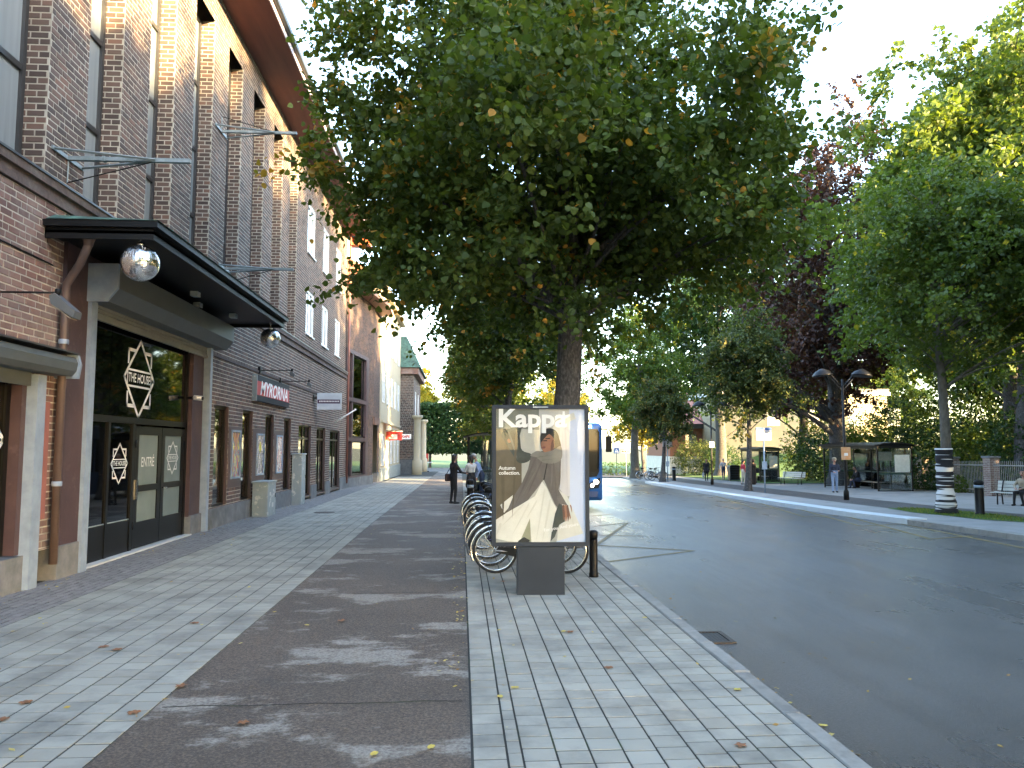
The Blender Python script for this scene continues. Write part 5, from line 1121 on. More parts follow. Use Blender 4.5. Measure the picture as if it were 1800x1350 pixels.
K['greenrail'] = PM('dark_green_rail', (.015, .05, .04), .4); K['seatwood'] = PM('bench_wood', [(.22, .19, .15), (.32, .28, .22)], .6, scale=3, stretch=(1, 12, 12)); K['paperboard'] = PM('timetable_paper', [(.5, .5, .42), (.66, .66, .58)], .6, scale=9)
shelter('long black bus shelter with glass walls and timetable in front of the park railings', 22.2, 46.1, math.radians(-90), 6.1, 1.95, 2.5)
shelter('black bus shelter further along the park side beside the litter bin', 22.4, 60.6, math.radians(-90), 3.8, 1.5, 2.5)
shelter('dark open shelter on the verge by the thin trunked linden', 1.9, 32.3, math.radians(90), 4.6, 1.62, 2.42, bays=3, ad=False)
def lamp(label, px, py, Ht):
    p = onG(px, py); t = thing('street_lamp', label, 'street lamp', (p[0], p[1], zg(p[0], p[1]))); 
    m_ = MB(); m_.lathe([(.11, -.05), (.11, .35), (.06, .45), (.055, 1.2), (.045, Ht)], 12); m_.build('pole', K['black'], t)
    for s in (-1, 1):
        m_ = MB()
        for d_ in (0, .16): m_.tube([(0, 0, Ht-.35-d_), (s*.55, -.0, Ht+.25-d_)], .018, 6)
        ar = m_.build('arm', K['darkframe'], t)
        m_ = MB(); m_.lathe([(.04, .32), (.10, .30), (.30, .20), (.42, .06), (.43, .02), (.40, .0), (.1, .02)], 20, Matrix.Translation((s*.85, 0, Ht+.12)) @ Matrix.Rotation(s*.12, 4, 'Y')); m_.build('lamp_head', K['black'], t)
        m_ = MB(); m_.tube([(s*.5, 0, Ht+.2), (s*.85, 0, Ht+.32)], .025, 6); m_.build('neck', K['black'], t)
    return t
l1 = lamp('double headed black street lamp with orange flyer in front of the bus shelter', 1488, 879, 5.1); l2 = lamp('double headed street lamp with small white sign beside the person in black', 1252, 852, 5.3)
K['flyer'] = PM('orange_flyer', [(.55, .2, .06), (.6, .32, .14), (.62, .5, .4)], .7, scale=5, coord='obj')
pz = l1.location; t = thing('flyer', 'orange flyer board tied to the lamp post by the bus shelter', 'flyer', (pz.x, pz.y-.09, pz.z+1.95)); MB().box(-.2, .2, -.01, .01, -.27, .27).build('board', K['flyer'], t); MB().box(-.08, .08, -.014, -.0105, -.1, .02).build('pale_patch', K['white'], t); MB().tube([(0, .01, .2), (0, .06, .2)], .02, 6).build('tie', K['black'], t)
pz = l2.location; t = thing('small_sign', 'small white sign with blue mark on the further lamp post', 'sign', (pz.x, pz.y-.09, pz.z+2.75)); MB().box(-.17, .17, -.01, .01, -.2, .2).build('board', K['white'], t); K['signblue'] = PM('sign_blue', (.02, .09, .30), .5)
MB().box(-.07, -.02, -.014, -.0105, -.09, .09).box(.02, .07, -.014, -.0105, -.09, .09).build('mark', K['signblue'], t); MB().tube([(0, .03, .1), (0, .1, .1)], .02, 6).build('bracket', K['black'], t)
def stop_sign(label, px, py, w, h, H=3.05):
    p = onG(px, py); t = thing('bus_stop_sign', label, 'bus stop sign', (p[0], p[1], zg(p[0], p[1]))); m_ = MB(); m_.tube([(0, 0, -.05), (0, 0, H-h)], .038, 10); m_.build('pole', K['galv'], t)
    MB().box(-w/2, w/2, -.03, .03, H-h, H).build('panel', K['stopwhite'], t); MB().box(-w/2, w/2, -.034, .034, H-h*.19, H+.004).build('header', K['signblue'], t)
    m_ = MB(); m_.lathe([(.05, 0), (.05, .004)], 14, Matrix.Translation((0, -.036, H-h*.095)) @ Matrix.Rotation(math.pi/2, 4, 'X')); m_.build('symbol', K['white'], t)
    m_ = MB()
    for k in range(5):
        for s in (-1, 1): m_.box(s*w*.25-w*.2, s*w*.25+w*.2*(.6+.4*((k*7) % 3)/2), -.034, -.0305, H-h*.32-k*h*.12, H-h*.32-k*h*.12+.02)
    m_.build('timetable_lines', K['cabinet'], t); MB().box(-.12, .12, -.06, -.0, 1.2, 1.6).build('notice', K['galv'], t)
K['stopwhite'] = PM('sign_white', (.40, .385, .40), .6)
stop_sign('bus stop sign with blue header beside the young olive leaved tree', 1345, 866, .82, .66, 3.35); stop_sign('bus stop sign with blue header beside the small yellowing tree', 1174, 847, .74, .62, 3.35)
def road_sign(name, label, px, py, H, kind):
    p = onG(px, py); t = thing(name, label, 'road sign', (p[0], p[1], zg(p[0], p[1]))); m_ = MB(); m_.tube([(0, 0, -.05), (0, 0, H)], .035, 8); m_.build('pole', K['galv'] if kind != 'cross' else K['black'], t)
    if kind == 'cross':
        MB().box(-.36, .36, -.06, -.04, H-.72, H).build('panel', K['signblue'], t); m_ = MB(); m_.add([(-.27, -.064, H-.6), (.27, -.064, H-.6), (0, -.064, H-.12)], [(0, 1, 2)]); m_.build('triangle', K['white'], t)
        m_ = MB(); m_.add([(-.03, -.067, H-.32), (.03, -.067, H-.32), (.1, -.067, H-.55), (.05, -.067, H-.55), (0, -.067, H-.42), (-.07, -.067, H-.55), (-.12, -.067, H-.55)], [(0, 1, 2, 3, 4, 5, 6)]); m_.lathe([(.03, 0), (.03, .003)], 10, Matrix.Translation((0, -.067, H-.27)) @ Matrix.Rotation(math.pi/2, 4, 'X')); m_.build('walker', K['signblue'], t)
    elif kind == 'white':
        MB().box(-.5, .5, -.06, -.04, H-.36, H).build('panel', K['paperboard'], t); m_ = MB()
        for x in (-.33, -.08, .2): m_.lathe([(.09, 0), (.09, .004)], 10, Matrix.Translation((x, -.061, H-.2)) @ Matrix.Rotation(math.pi/2, 4, 'X'))
        m_.build('symbols', K['black'], t)
    else:
        K['amber'] = PM('amber_sign', (.6, .3, .02), .5); m_ = MB(); m_.lathe([(.32, 0), (.32, .02)], 18, Matrix.Translation((0, -.04, H-.33)) @ Matrix.Rotation(math.pi/2, 4, 'X')); m_.build('disc', K['amber'], t); MB().box(-.26, .26, -.06, -.04, H-1.35, H-.72).build('plate', K['amber'], t)
road_sign('crossing_sign', 'blue pedestrian crossing sign on a dark post', 1084, 832, 3.3, 'cross'); road_sign('direction_sign', 'cream sign with three black symbols on a pale post', 1101, 837, 2.8, 'white'); road_sign('warning_sign', 'amber round and rectangular signs on a post by the pavilion', 1199, 826, 3.6, 'amber')
# litter bin, benches
p = onG(1290, 845); t = thing('litter_bin', 'large black litter bin with slatted front by the shelter', 'litter bin', (p[0], p[1], zg(*p[:2]))); MB().cbox(-.42, .42, -.3, .3, -.03, 1.12, .03).build('body', K['slate'], t); m = MB(); m.prism([(-.44, 1.12), (.44, 1.12), (.36, 1.27), (-.36, 1.27)], 'y', -.32, .32); m.build('lid', K['black'], t)
for k in range(5): MB().box(-.36, .36, -.32, -.302, .15+k*.2, .28+k*.2).build('slat', K['black'], t)
def bench(label, px, py, rz, L=1.8):
    p = onG(px, py); t = thing('park_bench', label, 'bench', (p[0], p[1], zg(*p[:2])), rz)
    for k in range(3): MB().box(-L/2, L/2, .05+k*.14, .17+k*.14, .43, .46).build('seat_slat', K['benchpaint'], t)
    for k in range(3): MB().box(-L/2, L/2, 0, .03, .54+k*.13, .65+k*.13, Matrix.Translation((0, .46, -.02)) @ Matrix.Rotation(-.22, 4, 'X')).build('back_slat', K['benchpaint'], t)
    for s in (-1, 1):
        m_ = MB(); m_.tube([(s*L*.38, .1, -.03), (s*L*.38, .12, .42), (s*L*.38, .44, .42), (s*L*.38, .62, .9)], .025, 6); m_.tube([(s*L*.38, .44, .42), (s*L*.38, .5, -.03)], .025, 6); m_.build('leg', K['black'], t)
K['benchpaint'] = PM('pale_bench_slats', [(.45, .46, .42), (.58, .58, .53)], .6, scale=4)
bench('pale slatted bench by the park railings with a person sitting', 1786, 889, math.radians(-62)); bench('pale slatted bench on the lawn path opposite the bicycles', 1214, 836, math.radians(-20)); bench('pale bench beyond the further bollard on the lawn edge', 1190, 832, math.radians(-10)); bench('pale bench between the two shelters', 1386, 852, math.radians(-60))
# park railings
fn = thing('park_railings', 'iron park railings with brick pillars behind the pavement', 'fence', (23, 30, -.3)); K['picket'] = PM('pale_grey_rail_paint', [(.24, .23, .21), (.34, .33, .3)], .55, .2, scale=4)
K['pillarbrick'] = K['brick_red']
q0 = onG(1745, 872); q1 = onG(1624, 857); dirv = Vector((q1[0]-q0[0], q1[1]-q0[1])); ln = dirv.length; dirv.normalize()
step = ln/2; pts = [Vector((q0[0], q0[1]))+dirv*step*k for k in range(-4, 5)]
for k, c in enumerate(pts):
    z = zg(c.x, c.y); H = 1.75
    if k in (2, 3, 4, 5, 6, 7): 
        PBk = Bricks()
        for (o_, u_, n_) in (((c.x-.24, c.y-.24, z), (1, 0, 0), (0, -1, 0)), ((c.x+.24, c.y+.24, z), (-1, 0, 0), (0, 1, 0)), ((c.x-.24, c.y+.24, z), (0, -1, 0), (-1, 0, 0)), ((c.x+.24, c.y-.24, z), (0, 1, 0), (1, 0, 0))): PBk.wall(o_, u_, n_, 0, .48, 0, H, ch=.085, bl=.25)
        w_ = PBk.build(fn, K['brick_red'], 0); w_.name = 'pillar'; w_.location = -fn.location
    else: MB().box(c.x-.24, c.x+.24, c.y-.24, c.y+.24, z-.3, z+H).build('pillar', K['brick_red'], fn, True)
    MB().cbox(c.x-.29, c.x+.29, c.y-.29, c.y+.29, z+H, z+H+.1, .02).build('pillar_cap', K['concrete'], fn, True)
    if k < len(pts)-1:
        d_ = pts[k+1]-c; n_ = 24; a_ = c+dirv*.26; b_ = pts[k+1]-dirv*.26; za, zb = zg(*a_), zg(*b_)
        for hz in (.22, 1.42): MB().bar((a_.x, a_.y, za+hz), (b_.x, b_.y, zb+hz), .025).build('rail', K['picket'], fn, True)
        for i in range(n_):
            w = a_.lerp(b_, (i+.5)/n_); zz = zg(w.x, w.y); MB().bar((w.x, w.y, zz+.06), (w.x, w.y, zz+1.62), .013).build('picket', K['picket'], fn, True)
# knitted bands on the near street tree: wraps the trunk
K['knit'] = None
m_, tt, pp, oo = nodes('striped_knitting'); n1 = nz(tt, 1., 3, .5, (.22, .22, 5.6)); r = ramp(tt, [(.015, .015, .017), (.6, .6, .6)], [.495, .51]); r.color_ramp.interpolation = 'LINEAR'; n1.inputs['Scale'].default_value = 1.6; tt.links.new(n1.outputs['Fac'], r.inputs[0]); tt.links.new(r.outputs[0], pp.inputs['Base Color']); pp.inputs['Roughness'].default_value = .95
bmp = tt.nodes.new('ShaderNodeBump'); bmp.inputs['Strength'].default_value = .8; h = nz(tt, 70, 2); tt.links.new(h.outputs['Fac'], bmp.inputs['Height']); tt.links.new(bmp.outputs[0], pp.inputs['Normal'])
yt = MB(); rg = random.Random(3); zz = zg(t1[0], t1[1])
yt.lathe([(.335-.09*min(1, z/.7)+.012*math.sin(z*23)+.008*math.sin(z*51), z) for z in np.linspace(.03, 2.05, 44)], 22)
yo = yt.build('knitted_wrap', m_); yo.location = (t1[0], t1[1], zz); tag(yo, 'black and white striped knitting wrapped around the street tree trunk', 'knitting')
# ------------------------------------------------------------------ far buildings on the park side
t = thing('brick_pavilion', 'low brick pavilion with pink roof and white base beyond the lawn', 'building', (34, 100, -1.2)); x0 = onY(1178, 800, 96)[0]; x1 = onY(1262, 800, 96)[0]; K['pinkroof'] = PM('pink_roof_tiles', [(.36, .13, .11), (.46, .19, .16)], .8, scale=2, bump=.3, bscale=10); K['far_brick'] = PM('far_brick', [(.2, .09, .065), (.28, .13, .09)], .85, scale=9)
MB().box(x0, x1+8, 96, 108, .8, 4.3).build('wall', K['far_brick'], t, True); MB().box(x0-.1, x1+8.1, 95.9, 108.1, -2, .8).build('base', K['pale'], t, True); MB().box(x0-.4, x1+8.4, 95.4, 108.5, 4.3, 4.9).build('fascia', K['darkframe'], t, True)
MB().prism([(95.0, 4.9), (108.5, 4.9), (102, 9.8)], 'x', x0+4, x1+9).build('roof', K['pinkroof'], t, True)
for k in range(3): window(t, 'window', 0, 0, 1, 0, 1, reveal=None) if False else MB().box(x0+2+k*4, x0+3.4+k*4, 95.95, 95.99, 1.8, 3.6).build('window', K['glass_sky'], t, True)
t = thing('beige_hall', 'large plain beige rendered hall behind the lawn', 'building', (50, 92, -1.2)); K['beige'] = PM('beige_render', [(.27, .235, .15), (.33, .285, .19)], .85, scale=.8, bump=.1); xa = onY(1262, 760, 90)[0]; xb = onY(1420, 760, 90)[0]
MB().box(xa, xb+10, 90, 104, -2, 8.2).build('wall', K['beige'], t, True); MB().box(xa-.3, xb+10.3, 89.7, 104.3, 8.2, 8.6).build('cornice', K['pale'], t, True); MB().box(xa-.2, xb+10.2, 89.8, 104.2, 8.6, 9.0).build('roof', K['darkframe'], t, True)
for k in range(4): MB().box(xa+6+k*5, xa+7.6+k*5, 89.96, 89.99, 4.5, 6.6).build('window', K['glass_sky'], t, True)
# ------------------------------------------------------------------ people
K['skin'] = PM('skin', (.42, .24, .17), .55, scale=20); K['skin2'] = PM('skin_brown', (.25, .13, .08), .55, scale=20); K['hair'] = PM('dark_hair', (.014, .011, .01), .5, scale=30, stretch=(4, 4, .5)); K['hairgrey'] = PM('grey_hair', (.38, .36, .33), .6, scale=30)
def cloth(n, c): return PM('cloth_'+n, [tuple(v*.7 for v in c), c, tuple(min(1, v*1.25) for v in c)], .9, scale=7, bump=.35, bscale=26)
CL = dict(black=cloth('black', (.014, .014, .016)), navy=cloth('navy', (.02, .025, .045)), white=cloth('offwhite', (.52, .52, .5)), blue=cloth('pale_blue', (.28, .36, .55)), jeans=cloth('jeans', (.22, .29, .42)), darkjeans=cloth('dark_jeans', (.03, .045, .09)), red=cloth('red', (.42, .03, .05)), cream=cloth('cream', (.55, .46, .38)), grey=cloth('grey', (.36, .37, .42)), tan=cloth('tan', (.33, .28, .2)), shoe=cloth('shoe', (.02, .02, .02)), plumbag=cloth('plum_bag', (.035, .022, .026)))
def figure(top, bottom, skin, hair, shoe='shoe', stride=.0, armL=None, armR=None, lean=0., turn=0., coat=None, skirt=None, sit=False, bow=0.):
    """limb list: (a, b, ra, rb, material key); faces +Y, feet on z=0"""
    c = []
    def add(a, b, ra, rb, m_): c.append((np.array(a, float), np.array(b, float), ra, rb, m_))
    hipz = .93 if not sit else .47; yb = 0 if not sit else -.02
    def sp(z): return yb+lean*(z-hipz)            # spine leans forward
    for s in (-1, 1):
        st_ = stride*s
        if sit: hp, kn, an = (s*.09, 0, hipz), (s*.11, .43, .49), (s*.12, .40+.08*s, .09)
        else: hp, kn, an = (s*.09, 0, hipz-.02), (s*.10, st_*.55+.02, .50), (s*.10, st_-.02-.04*abs(stride), .09+(.03 if st_ < 0 else 0))
        add(hp, kn, .092, .062, bottom); add(kn, an, .060, .043 if bottom != 'jeans' else .058, bottom if not skirt else skin)
        add((an[0], an[1]-.03, .045), (an[0], an[1]+.15, .035), .043, .034, shoe)
    z1, z2, z3, z4 = hipz+.02, hipz+.2, hipz+.38, hipz+.50
    for s in (-1, 1):
        add((s*.075, sp(z1), z1), (s*.065, sp(z2), z2), .105, .098, top if coat else bottom); add((s*.065, sp(z2), z2), (s*.09, sp(z3), z3), .10, .112, top); add((s*.09, sp(z3), z3), (s*.13, sp(z4)-.01, z4-.03), .11, .075, top)
    add((-.07, sp(z1), z1), (.07, sp(z1), z1), .11, .11, top if coat else bottom); add((-.09, sp(z3), z3), (.09, sp(z3), z3), .115, .115, top)
    add((0, sp(z4), z4-.02), (0, sp(z4)+.01, z4+.10), .06, .052, skin)
    hz = z4+.21; hy = sp(z4)+.03+bow*.12; hx = turn*.0
    add((0, hy-.015, hz), (0, hy-.01, hz+.04), .088, .092, skin); add((0, hy+.025, hz-.05), (0, hy+.02, hz+.02), .058, .07, skin)
    d = np.array([math.sin(turn), math.cos(turn), 0]); e = np.array([math.cos(turn), -math.sin(turn), 0]); H0 = np.array([0, hy, hz])
    add(H0+d*.085-np.array([0, 0, .0]), H0+d*.105-np.array([0, 0, .03]), .014, .018, skin)
    for s in (-1, 1): add(H0+d*.083+e*.033*s+np.array([0, 0, .015]), H0+d*.085+e*.036*s+np.array([0, 0, .015]), .011, .011, 'black'); add(H0+e*.09*s-d*.01+np.array([0, 0, .01]), H0+e*.092*s-d*.01-np.array([0, 0, .02]), .018, .014, skin)
    add(H0+d*.083+e*-.018-np.array([0, 0, .062]), H0+d*.083+e*.018-np.array([0, 0, .062]), .010, .010, 'red')
    for s, arm in ((-1, armL), (1, armR)):
        sh = np.array([s*.19, sp(z4)-.01, z4-.05])
        el, wr = arm if arm else ((s*.25, sp(z3)-.03, z4-.33), (s*.25, sp(z3)+.06, z4-.57))
        el, wr = np.array(el, float), np.array(wr, float); add(sh, el, .062, .045, top); add(el, wr, .045, .032, top)
        f = wr-el; f /= np.linalg.norm(f); sd = np.cross(f, (0, 0, 1.)) if abs(f[2]) < .9 else np.array([0, 1., 0]); sd = sd/np.linalg.norm(sd)
        pm = wr+f*.09; add(wr, pm, .028, .034, skin)
        for k in range(4): o_ = sd*(-.027+.018*k); l = (.065, .078, .074, .06)[k]; add(pm+o_*.9, pm+o_*1.15+f*l*.6, .0105, .010, skin); add(pm+o_*1.15+f*l*.6, pm+o_*1.15+f*l*.95+np.array([0, .012, -.012]), .010, .009, skin)
        add(wr+f*.03+sd*.03*s, wr+f*.085+sd*.06*s, .013, .011, skin)
    if coat: add((0, sp(.9), .95), (0, 0, coat), .15, .19, top); add((-.09, 0, .9), (-.12, 0, coat), .12, .13, top); add((.09, 0, .9), (.12, 0, coat), .12, .13, top)
    if skirt: add((-.06, 0, .92), (-.09, .01, skirt), .13, .14, bottom); add((.06, 0, .92), (.09, .01, skirt), .13, .14, bottom)
    return c, (np.array([0, hy, hz]), d, e, hair)
def person(label, loc, rz, h, caps, head, hairlen=.0, sit=False, extras=None, vox=.017, zoff=0.):
    mats = sorted({c[4] for c in caps}); mb = MB()
    for a, b, ra, rb, m_ in caps:
        a, b = Vector(a), Vector(b); d = b-a; L = d.length; q = d.to_track_quat('Z', 'Y').to_matrix().to_4x4() if L > 1e-6 else Matrix.Identity(4)
        n_ = 4; prof = [(max(.0008, ra*math.sin(k/n_*math.pi/2)), -ra*math.cos(k/n_*math.pi/2)) for k in range(n_+1)]+[(max(.0008, rb*math.cos(k/n_*math.pi/2)), L+rb*math.sin(k/n_*math.pi/2)) for k in range(n_+1)]
        mb.lathe(prof, 12, Matrix.Translation(a) @ q)
    tmp = mb.build('tmp', K['skin']); r = tmp.modifiers.new('r', 'REMESH'); r.mode = 'VOXEL'; r.voxel_size = vox; s = tmp.modifiers.new('s', 'SMOOTH'); s.iterations = 3; s.factor = .5
    bpy.context.view_layer.update(); me = bpy.data.meshes.new_from_object(tmp.evaluated_get(bpy.context.evaluated_depsgraph_get())); bpy.data.objects.remove(tmp)
    me.materials.clear()
    for m_ in mats: me.materials.append(CL.get(m_) or K[m_])
    nf = len(me.polygons); C_ = np.empty(nf*3, np.float32); me.polygons.foreach_get('center', C_); C_ = C_.reshape(-1, 3); best = np.full(nf, 1e9); mi = np.zeros(nf, np.int32)
    for a, b, ra, rb, m_ in caps:
        ab = b-a; t_ = np.clip(((C_-a)@ab)/max(1e-9, ab@ab), 0, 1); dd = np.linalg.norm(C_-(a+t_[:, None]*ab), axis=1)-(ra+(rb-ra)*t_); dd -= .006*(ra < .02); k_ = dd < best; best[k_] = dd[k_]; mi[k_] = mats.index(m_)
    me.polygons.foreach_set('material_index', mi); me.polygons.foreach_set('use_smooth', [True]*nf)
    p = thing('person', label, 'person', (loc[0], loc[1], zg(loc[0], loc[1])+zoff+.008), rz); o = obj_me('body', me, p); o.scale = (h/1.74,)*3
    H0, d, e, hair = head
    if hair:
        hb = MB(); M_ = Matrix.Translation(Vector(H0-d*.018+np.array([0, 0, .035]))) @ Matrix.Rotation(-math.atan2(d[0], d[1]), 4, 'Z')
        b = bmesh.new(); bmesh.ops.create_icosphere(b, subdivisions=3, radius=1)
        for v in b.verts:
            n_ = .06*fnoise((v.co.x*4, v.co.y*4, v.co.z*4)); low = max(0, -v.co.z); back = max(0, -v.co.y+.25)
            v.co = Vector((v.co.x*(.102+.02*low*min(1, hairlen*3)), v.co.y*.108-(.03 if v.co.y > .3 and v.co.z < .25 else 0)-.02*low, v.co.z*(.098 if v.co.z > 0 else (.06+hairlen*min(1, back*1.2)))))*(1+n_)
        bmesh.ops.delete(b, geom=[v for v in b.verts if v.co.y > .055 and v.co.z < .03], context='VERTS')
        hb.bm(b, M_, True); ho = hb.build('hair', K[hair], p); ho.scale = o.scale
    for nm, m2, mat in (extras or []): eo = m2.build(nm, mat, p); eo.scale = o.scale
    return p
def bag(x, y, z, w, d_, h, strap=None):
    m_ = MB(); m_.cbox(x-w/2, x+w/2, y-d_/2, y+d_/2, z-h/2, z+h/2, .04)
    if strap: m_.tube(strap, .012, 6)
    return m_
# woman in black with shoulder bag, seen from the side
p = onG(797, 886); c, hd = figure('black', 'black', 'skin', 'hair', stride=.03, armR=((.25, .18, 1.12), (.12, .42, 1.08)), armL=((-.24, .12, 1.12), (-.1, .40, 1.1)), lean=.03)
person('person in black with long dark hair and bag standing on the cycle path', p[:2], math.radians(-62), 1.70, c, hd, .33, extras=[('shoulder_bag', bag(-.19, -.1, .93, .11, .27, .27, [(-.17, -.02, 1.05), (-.14, .0, 1.38), (-.17, -.2, 1.05)]), CL['plumbag'])])
c, hd = figure('white', 'black', 'skin', 'hair', stride=.02, armR=((.25, .16, 1.14), (.1, .36, 1.15)), armL=((-.26, .1, 1.12), (-.12, .33, 1.12)), skirt=.62)
person('person in loose white top and dark skirt facing the person in black', (.36, 28.3), math.radians(40), 1.66, c, hd, .22)
c, hd = figure('blue', 'darkjeans', 'skin', 'hairgrey', stride=.02, lean=.45, bow=.6)
person('person in pale blue shirt bending forward behind the white top', (.78, 29.2), math.radians(95), 1.72, c, hd, .02)
# right side of the street
p = onG(1468, 866); c, hd = figure('navy', 'jeans', 'skin', None, stride=.03, armL=((-.24, .1, 1.1), (-.12, .32, 1.1)), armR=((.24, .1, 1.1), (.14, .3, 1.05))); cap = MB(); cap.lathe([(.105, .0), (.108, .05), (.09, .1), (.02, .125)], 16, Matrix.Translation((0, hd[0][1]-.01, hd[0][2]+.03))); cap.box(-.08, .08, hd[0][1]+.05, hd[0][1]+.19, hd[0][2]+.035, hd[0][2]+.05)
person('person in dark jacket, pale jeans and tan cap waiting at the shelter', p[:2], math.radians(170), 1.76, c, hd, extras=[('cap', cap, CL['tan']), ('backpack', bag(.0, -.2, 1.2, .3, .16, .42), CL['black'])])
p = onG(1242, 845); c, hd = figure('black', 'black', 'skin', 'hair', stride=.12, coat=.78); person('person in black coat carrying a grey bag beside the lamp post', p[:2], math.radians(170), 1.74, c, hd, .04, extras=[('bag', bag(.26, .05, .45, .12, .34, .38, [(.25, .0, .62), (.25, .03, .82), (.25, .12, .62)]), CL['grey'])])
p = onG(1272, 844); c, hd = figure('grey', 'darkjeans', 'skin', 'hairgrey', stride=.16, armR=((.3, -.02, 1.1), (.32, .12, .9)), armL=((-.3, -.05, 1.1), (-.33, -.02, .86))); person('person with grey hair in light grey jacket walking towards the road', p[:2], math.radians(178), 1.78, c, hd, .02)
p = onG(1307, 852); c, hd = figure('red', 'cream', 'skin', 'hair', stride=.06); person('person in red top and cream trousers partly behind the young tree', p[:2], math.radians(-80), 1.66, c, hd, .05)
p = onG(1325, 852); c, hd = figure('black', 'black', 'skin2', None, stride=.0, coat=.18, armL=((-.25, .12, 1.1), (-.1, .3, 1.05)), armR=((.25, .12, 1.1), (.1, .3, 1.05))); sc_ = MB(); b = bmesh.new(); bmesh.ops.create_icosphere(b, subdivisions=3, radius=.125); bmesh.ops.delete(b, geom=[v for v in b.verts if v.co.y > .07 and abs(v.co.x) < .075 and v.co.z < .07], context='VERTS'); sc_.bm(b, Matrix.Translation(Vector(hd[0])) @ Matrix.Scale(1.15, 4, (0, 0, 1)), True)
person('person in long black garment and head covering beside the young tree', p[:2], math.radians(20), 1.72, c, hd, extras=[('headscarf', sc_, CL['black']), ('shoulder_bag', bag(.24, -.12, .95, .12, .3, .3, [(.2, -.1, 1.1), (.1, -.05, 1.42)]), CL['black'])])
# sitting
pb = bpy.data.objects['park_bench']; bx_, by_ = pb.location.x, pb.location.y
c, hd = figure('tan', 'black', 'skin', 'hair', sit=True, lean=-.12, armR=((.27, .1, .72), (.12, .32, .64)), armL=((-.27, .1, .72), (-.1, .32, .64)), bow=.4)
rzb = math.radians(-62); loc = (bx_+.28*math.sin(-rzb)*1.0+.15*math.cos(rzb), by_+.28*math.cos(rzb)+.15*math.sin(rzb)); person('person in beige jacket and black trousers sitting on the bench by the railings', loc, rzb+math.pi, 1.72, c, hd, .1, zoff=.0)
sh = [o for o in bpy.data.objects if o.name.startswith('bus_shelter')][0]; c, hd = figure('black', 'darkjeans', 'skin', 'hair', sit=True, lean=.35, armR=((.24, .25, .7), (.12, .42, .55)), armL=((-.24, .25, .7), (-.12, .42, .55)), bow=.6)
v = sh.matrix_basis @ Vector((1.5, 1.40, 0)); person('person in black sitting bent forward inside the nearer bus shelter', (v.x, v.y), math.radians(90), 1.72, c, hd, .03)

# ------------------------------------------------------------------ hedges and shrubs
def foliage(name, label, cat, boxes, n, L, nper, ls, mat, seed, group=None, trunkz=None, tr=.12, kind=None):
    """boxes: (cx,cy,cz,rx,ry,rz,square?) filled with leafy twigs"""
    rg = np.random.default_rng(seed); O = []; D = []
    base = np.array([boxes[0][0], boxes[0][1], zg(boxes[0][0], boxes[0][1])])
    for (cx_, cy_, cz_, rx_, ry_, rz_, sq) in boxes:
        q = rg.normal(0, 1, (n, 3))
        if sq: q = rg.uniform(-1, 1, (n, 3)); f_ = rg.integers(0, 3, n); s_ = np.where(rg.random(n) < .5, -1, 1); k_ = rg.random(n) < .75; q[np.arange(n)[k_], f_[k_]] = (s_*rg.uniform(.85, 1, n))[k_]
        else:
            q /= np.linalg.norm(q, axis=1)[:, None]; lump = np.array([1+.3*fnoise(tuple(v*2.2+seed)) for v in q]); q *= (lump*rg.uniform(.3, 1, n)**.5)[:, None]
        O.append(np.array([cx_, cy_, cz_])-base+q*np.array([rx_, ry_, rz_])); d_ = q+rg.normal(0, .6, (n, 3)); d_ /= np.linalg.norm(d_, axis=1)[:, None]; D.append(d_)
    O = np.vstack(O); D = np.vstack(D); V_, Q_, k = leaf_cloud(rg, O, D, L*rg.uniform(.5, 1.1, len(O)), nper, ls, .25)
    t = thing(name, label, cat, tuple(base), 0, group)
    rn = np.clip(.3*rg.random(len(O))[k]+.6*rg.random(len(k)), 0, .92); obj_me('foliage', mesh_np('foliage', V_, Q_, rn, mat), t)
    m_ = MB()
    for (cx_, cy_, cz_, rx_, ry_, rz_, sq) in boxes:
        x, y = cx_-base[0], cy_-base[1]; zt = cz_-base[2]
        m_.tube([(x, y, -.1), (x+.05, y, zt*.5), (x, y+.05, zt)], [tr, tr*.8, tr*.5], 8)
        for j in range(4): a_ = j*1.6+seed; m_.tube([(x, y, zt*.5), (x+rx_*.5*math.cos(a_), y+ry_*.5*math.sin(a_), zt+rz_*.3)], [tr*.5, tr*.15], 6)
    m_.build('stems', K['bark'], t)
    return t
# clipped limes at the end of the street
for i in range(5):
    x = -7.5+i*3.4; y = 101.5; z = zg(x, y); foliage('clipped_lime', 'box clipped lime tree in the dark row at the end of the street', 'tree', [(x, y, z+5.2, 1.75, 1.6, 2.9, True)], 2000, .5, 10, .28, K['leaf_dark'], 100+i, 'clipped limes at the end of the street', tr=.2)
# shrubbery behind the railings
sp_ = [(28.6, 40.5, 2.6, 2.0), (29.4, 44.5, 3.0, 2.2), (29.8, 48.5, 2.8, 2.3), (28.4, 53, 2.8, 2.5), (28.5, 58, 2.8, 2.6), (32, 43, 4.6, 3.2), (33, 49, 5.0, 3.2), (32.5, 55, 4.6, 3.2), (37.5, 50, 5.5, 3.6), (34.5, 60, 4.6, 3.4), (28.4, 36.5, 3.0, 2.0), (38.5, 44, 6, 3.6), (30.5, 64, 3.6, 3.0)]
for i, (x, y, h, r_) in enumerate(sp_):
    z = zg(x, y); foliage('park_shrub', 'dense dark green shrub in the thicket behind the park railings', 'shrub', [(x, y, z+h*.62, r_, r_*1.15, h*.75, False)], 700, .8, 10, .17, K['leaf_dark'] if i % 3 else K['leaf_mid'], 200+i, 'shrubs behind the park railings', tr=.08)
srcs = [o for o in bpy.data.objects if o.name.startswith('park_shrub')]
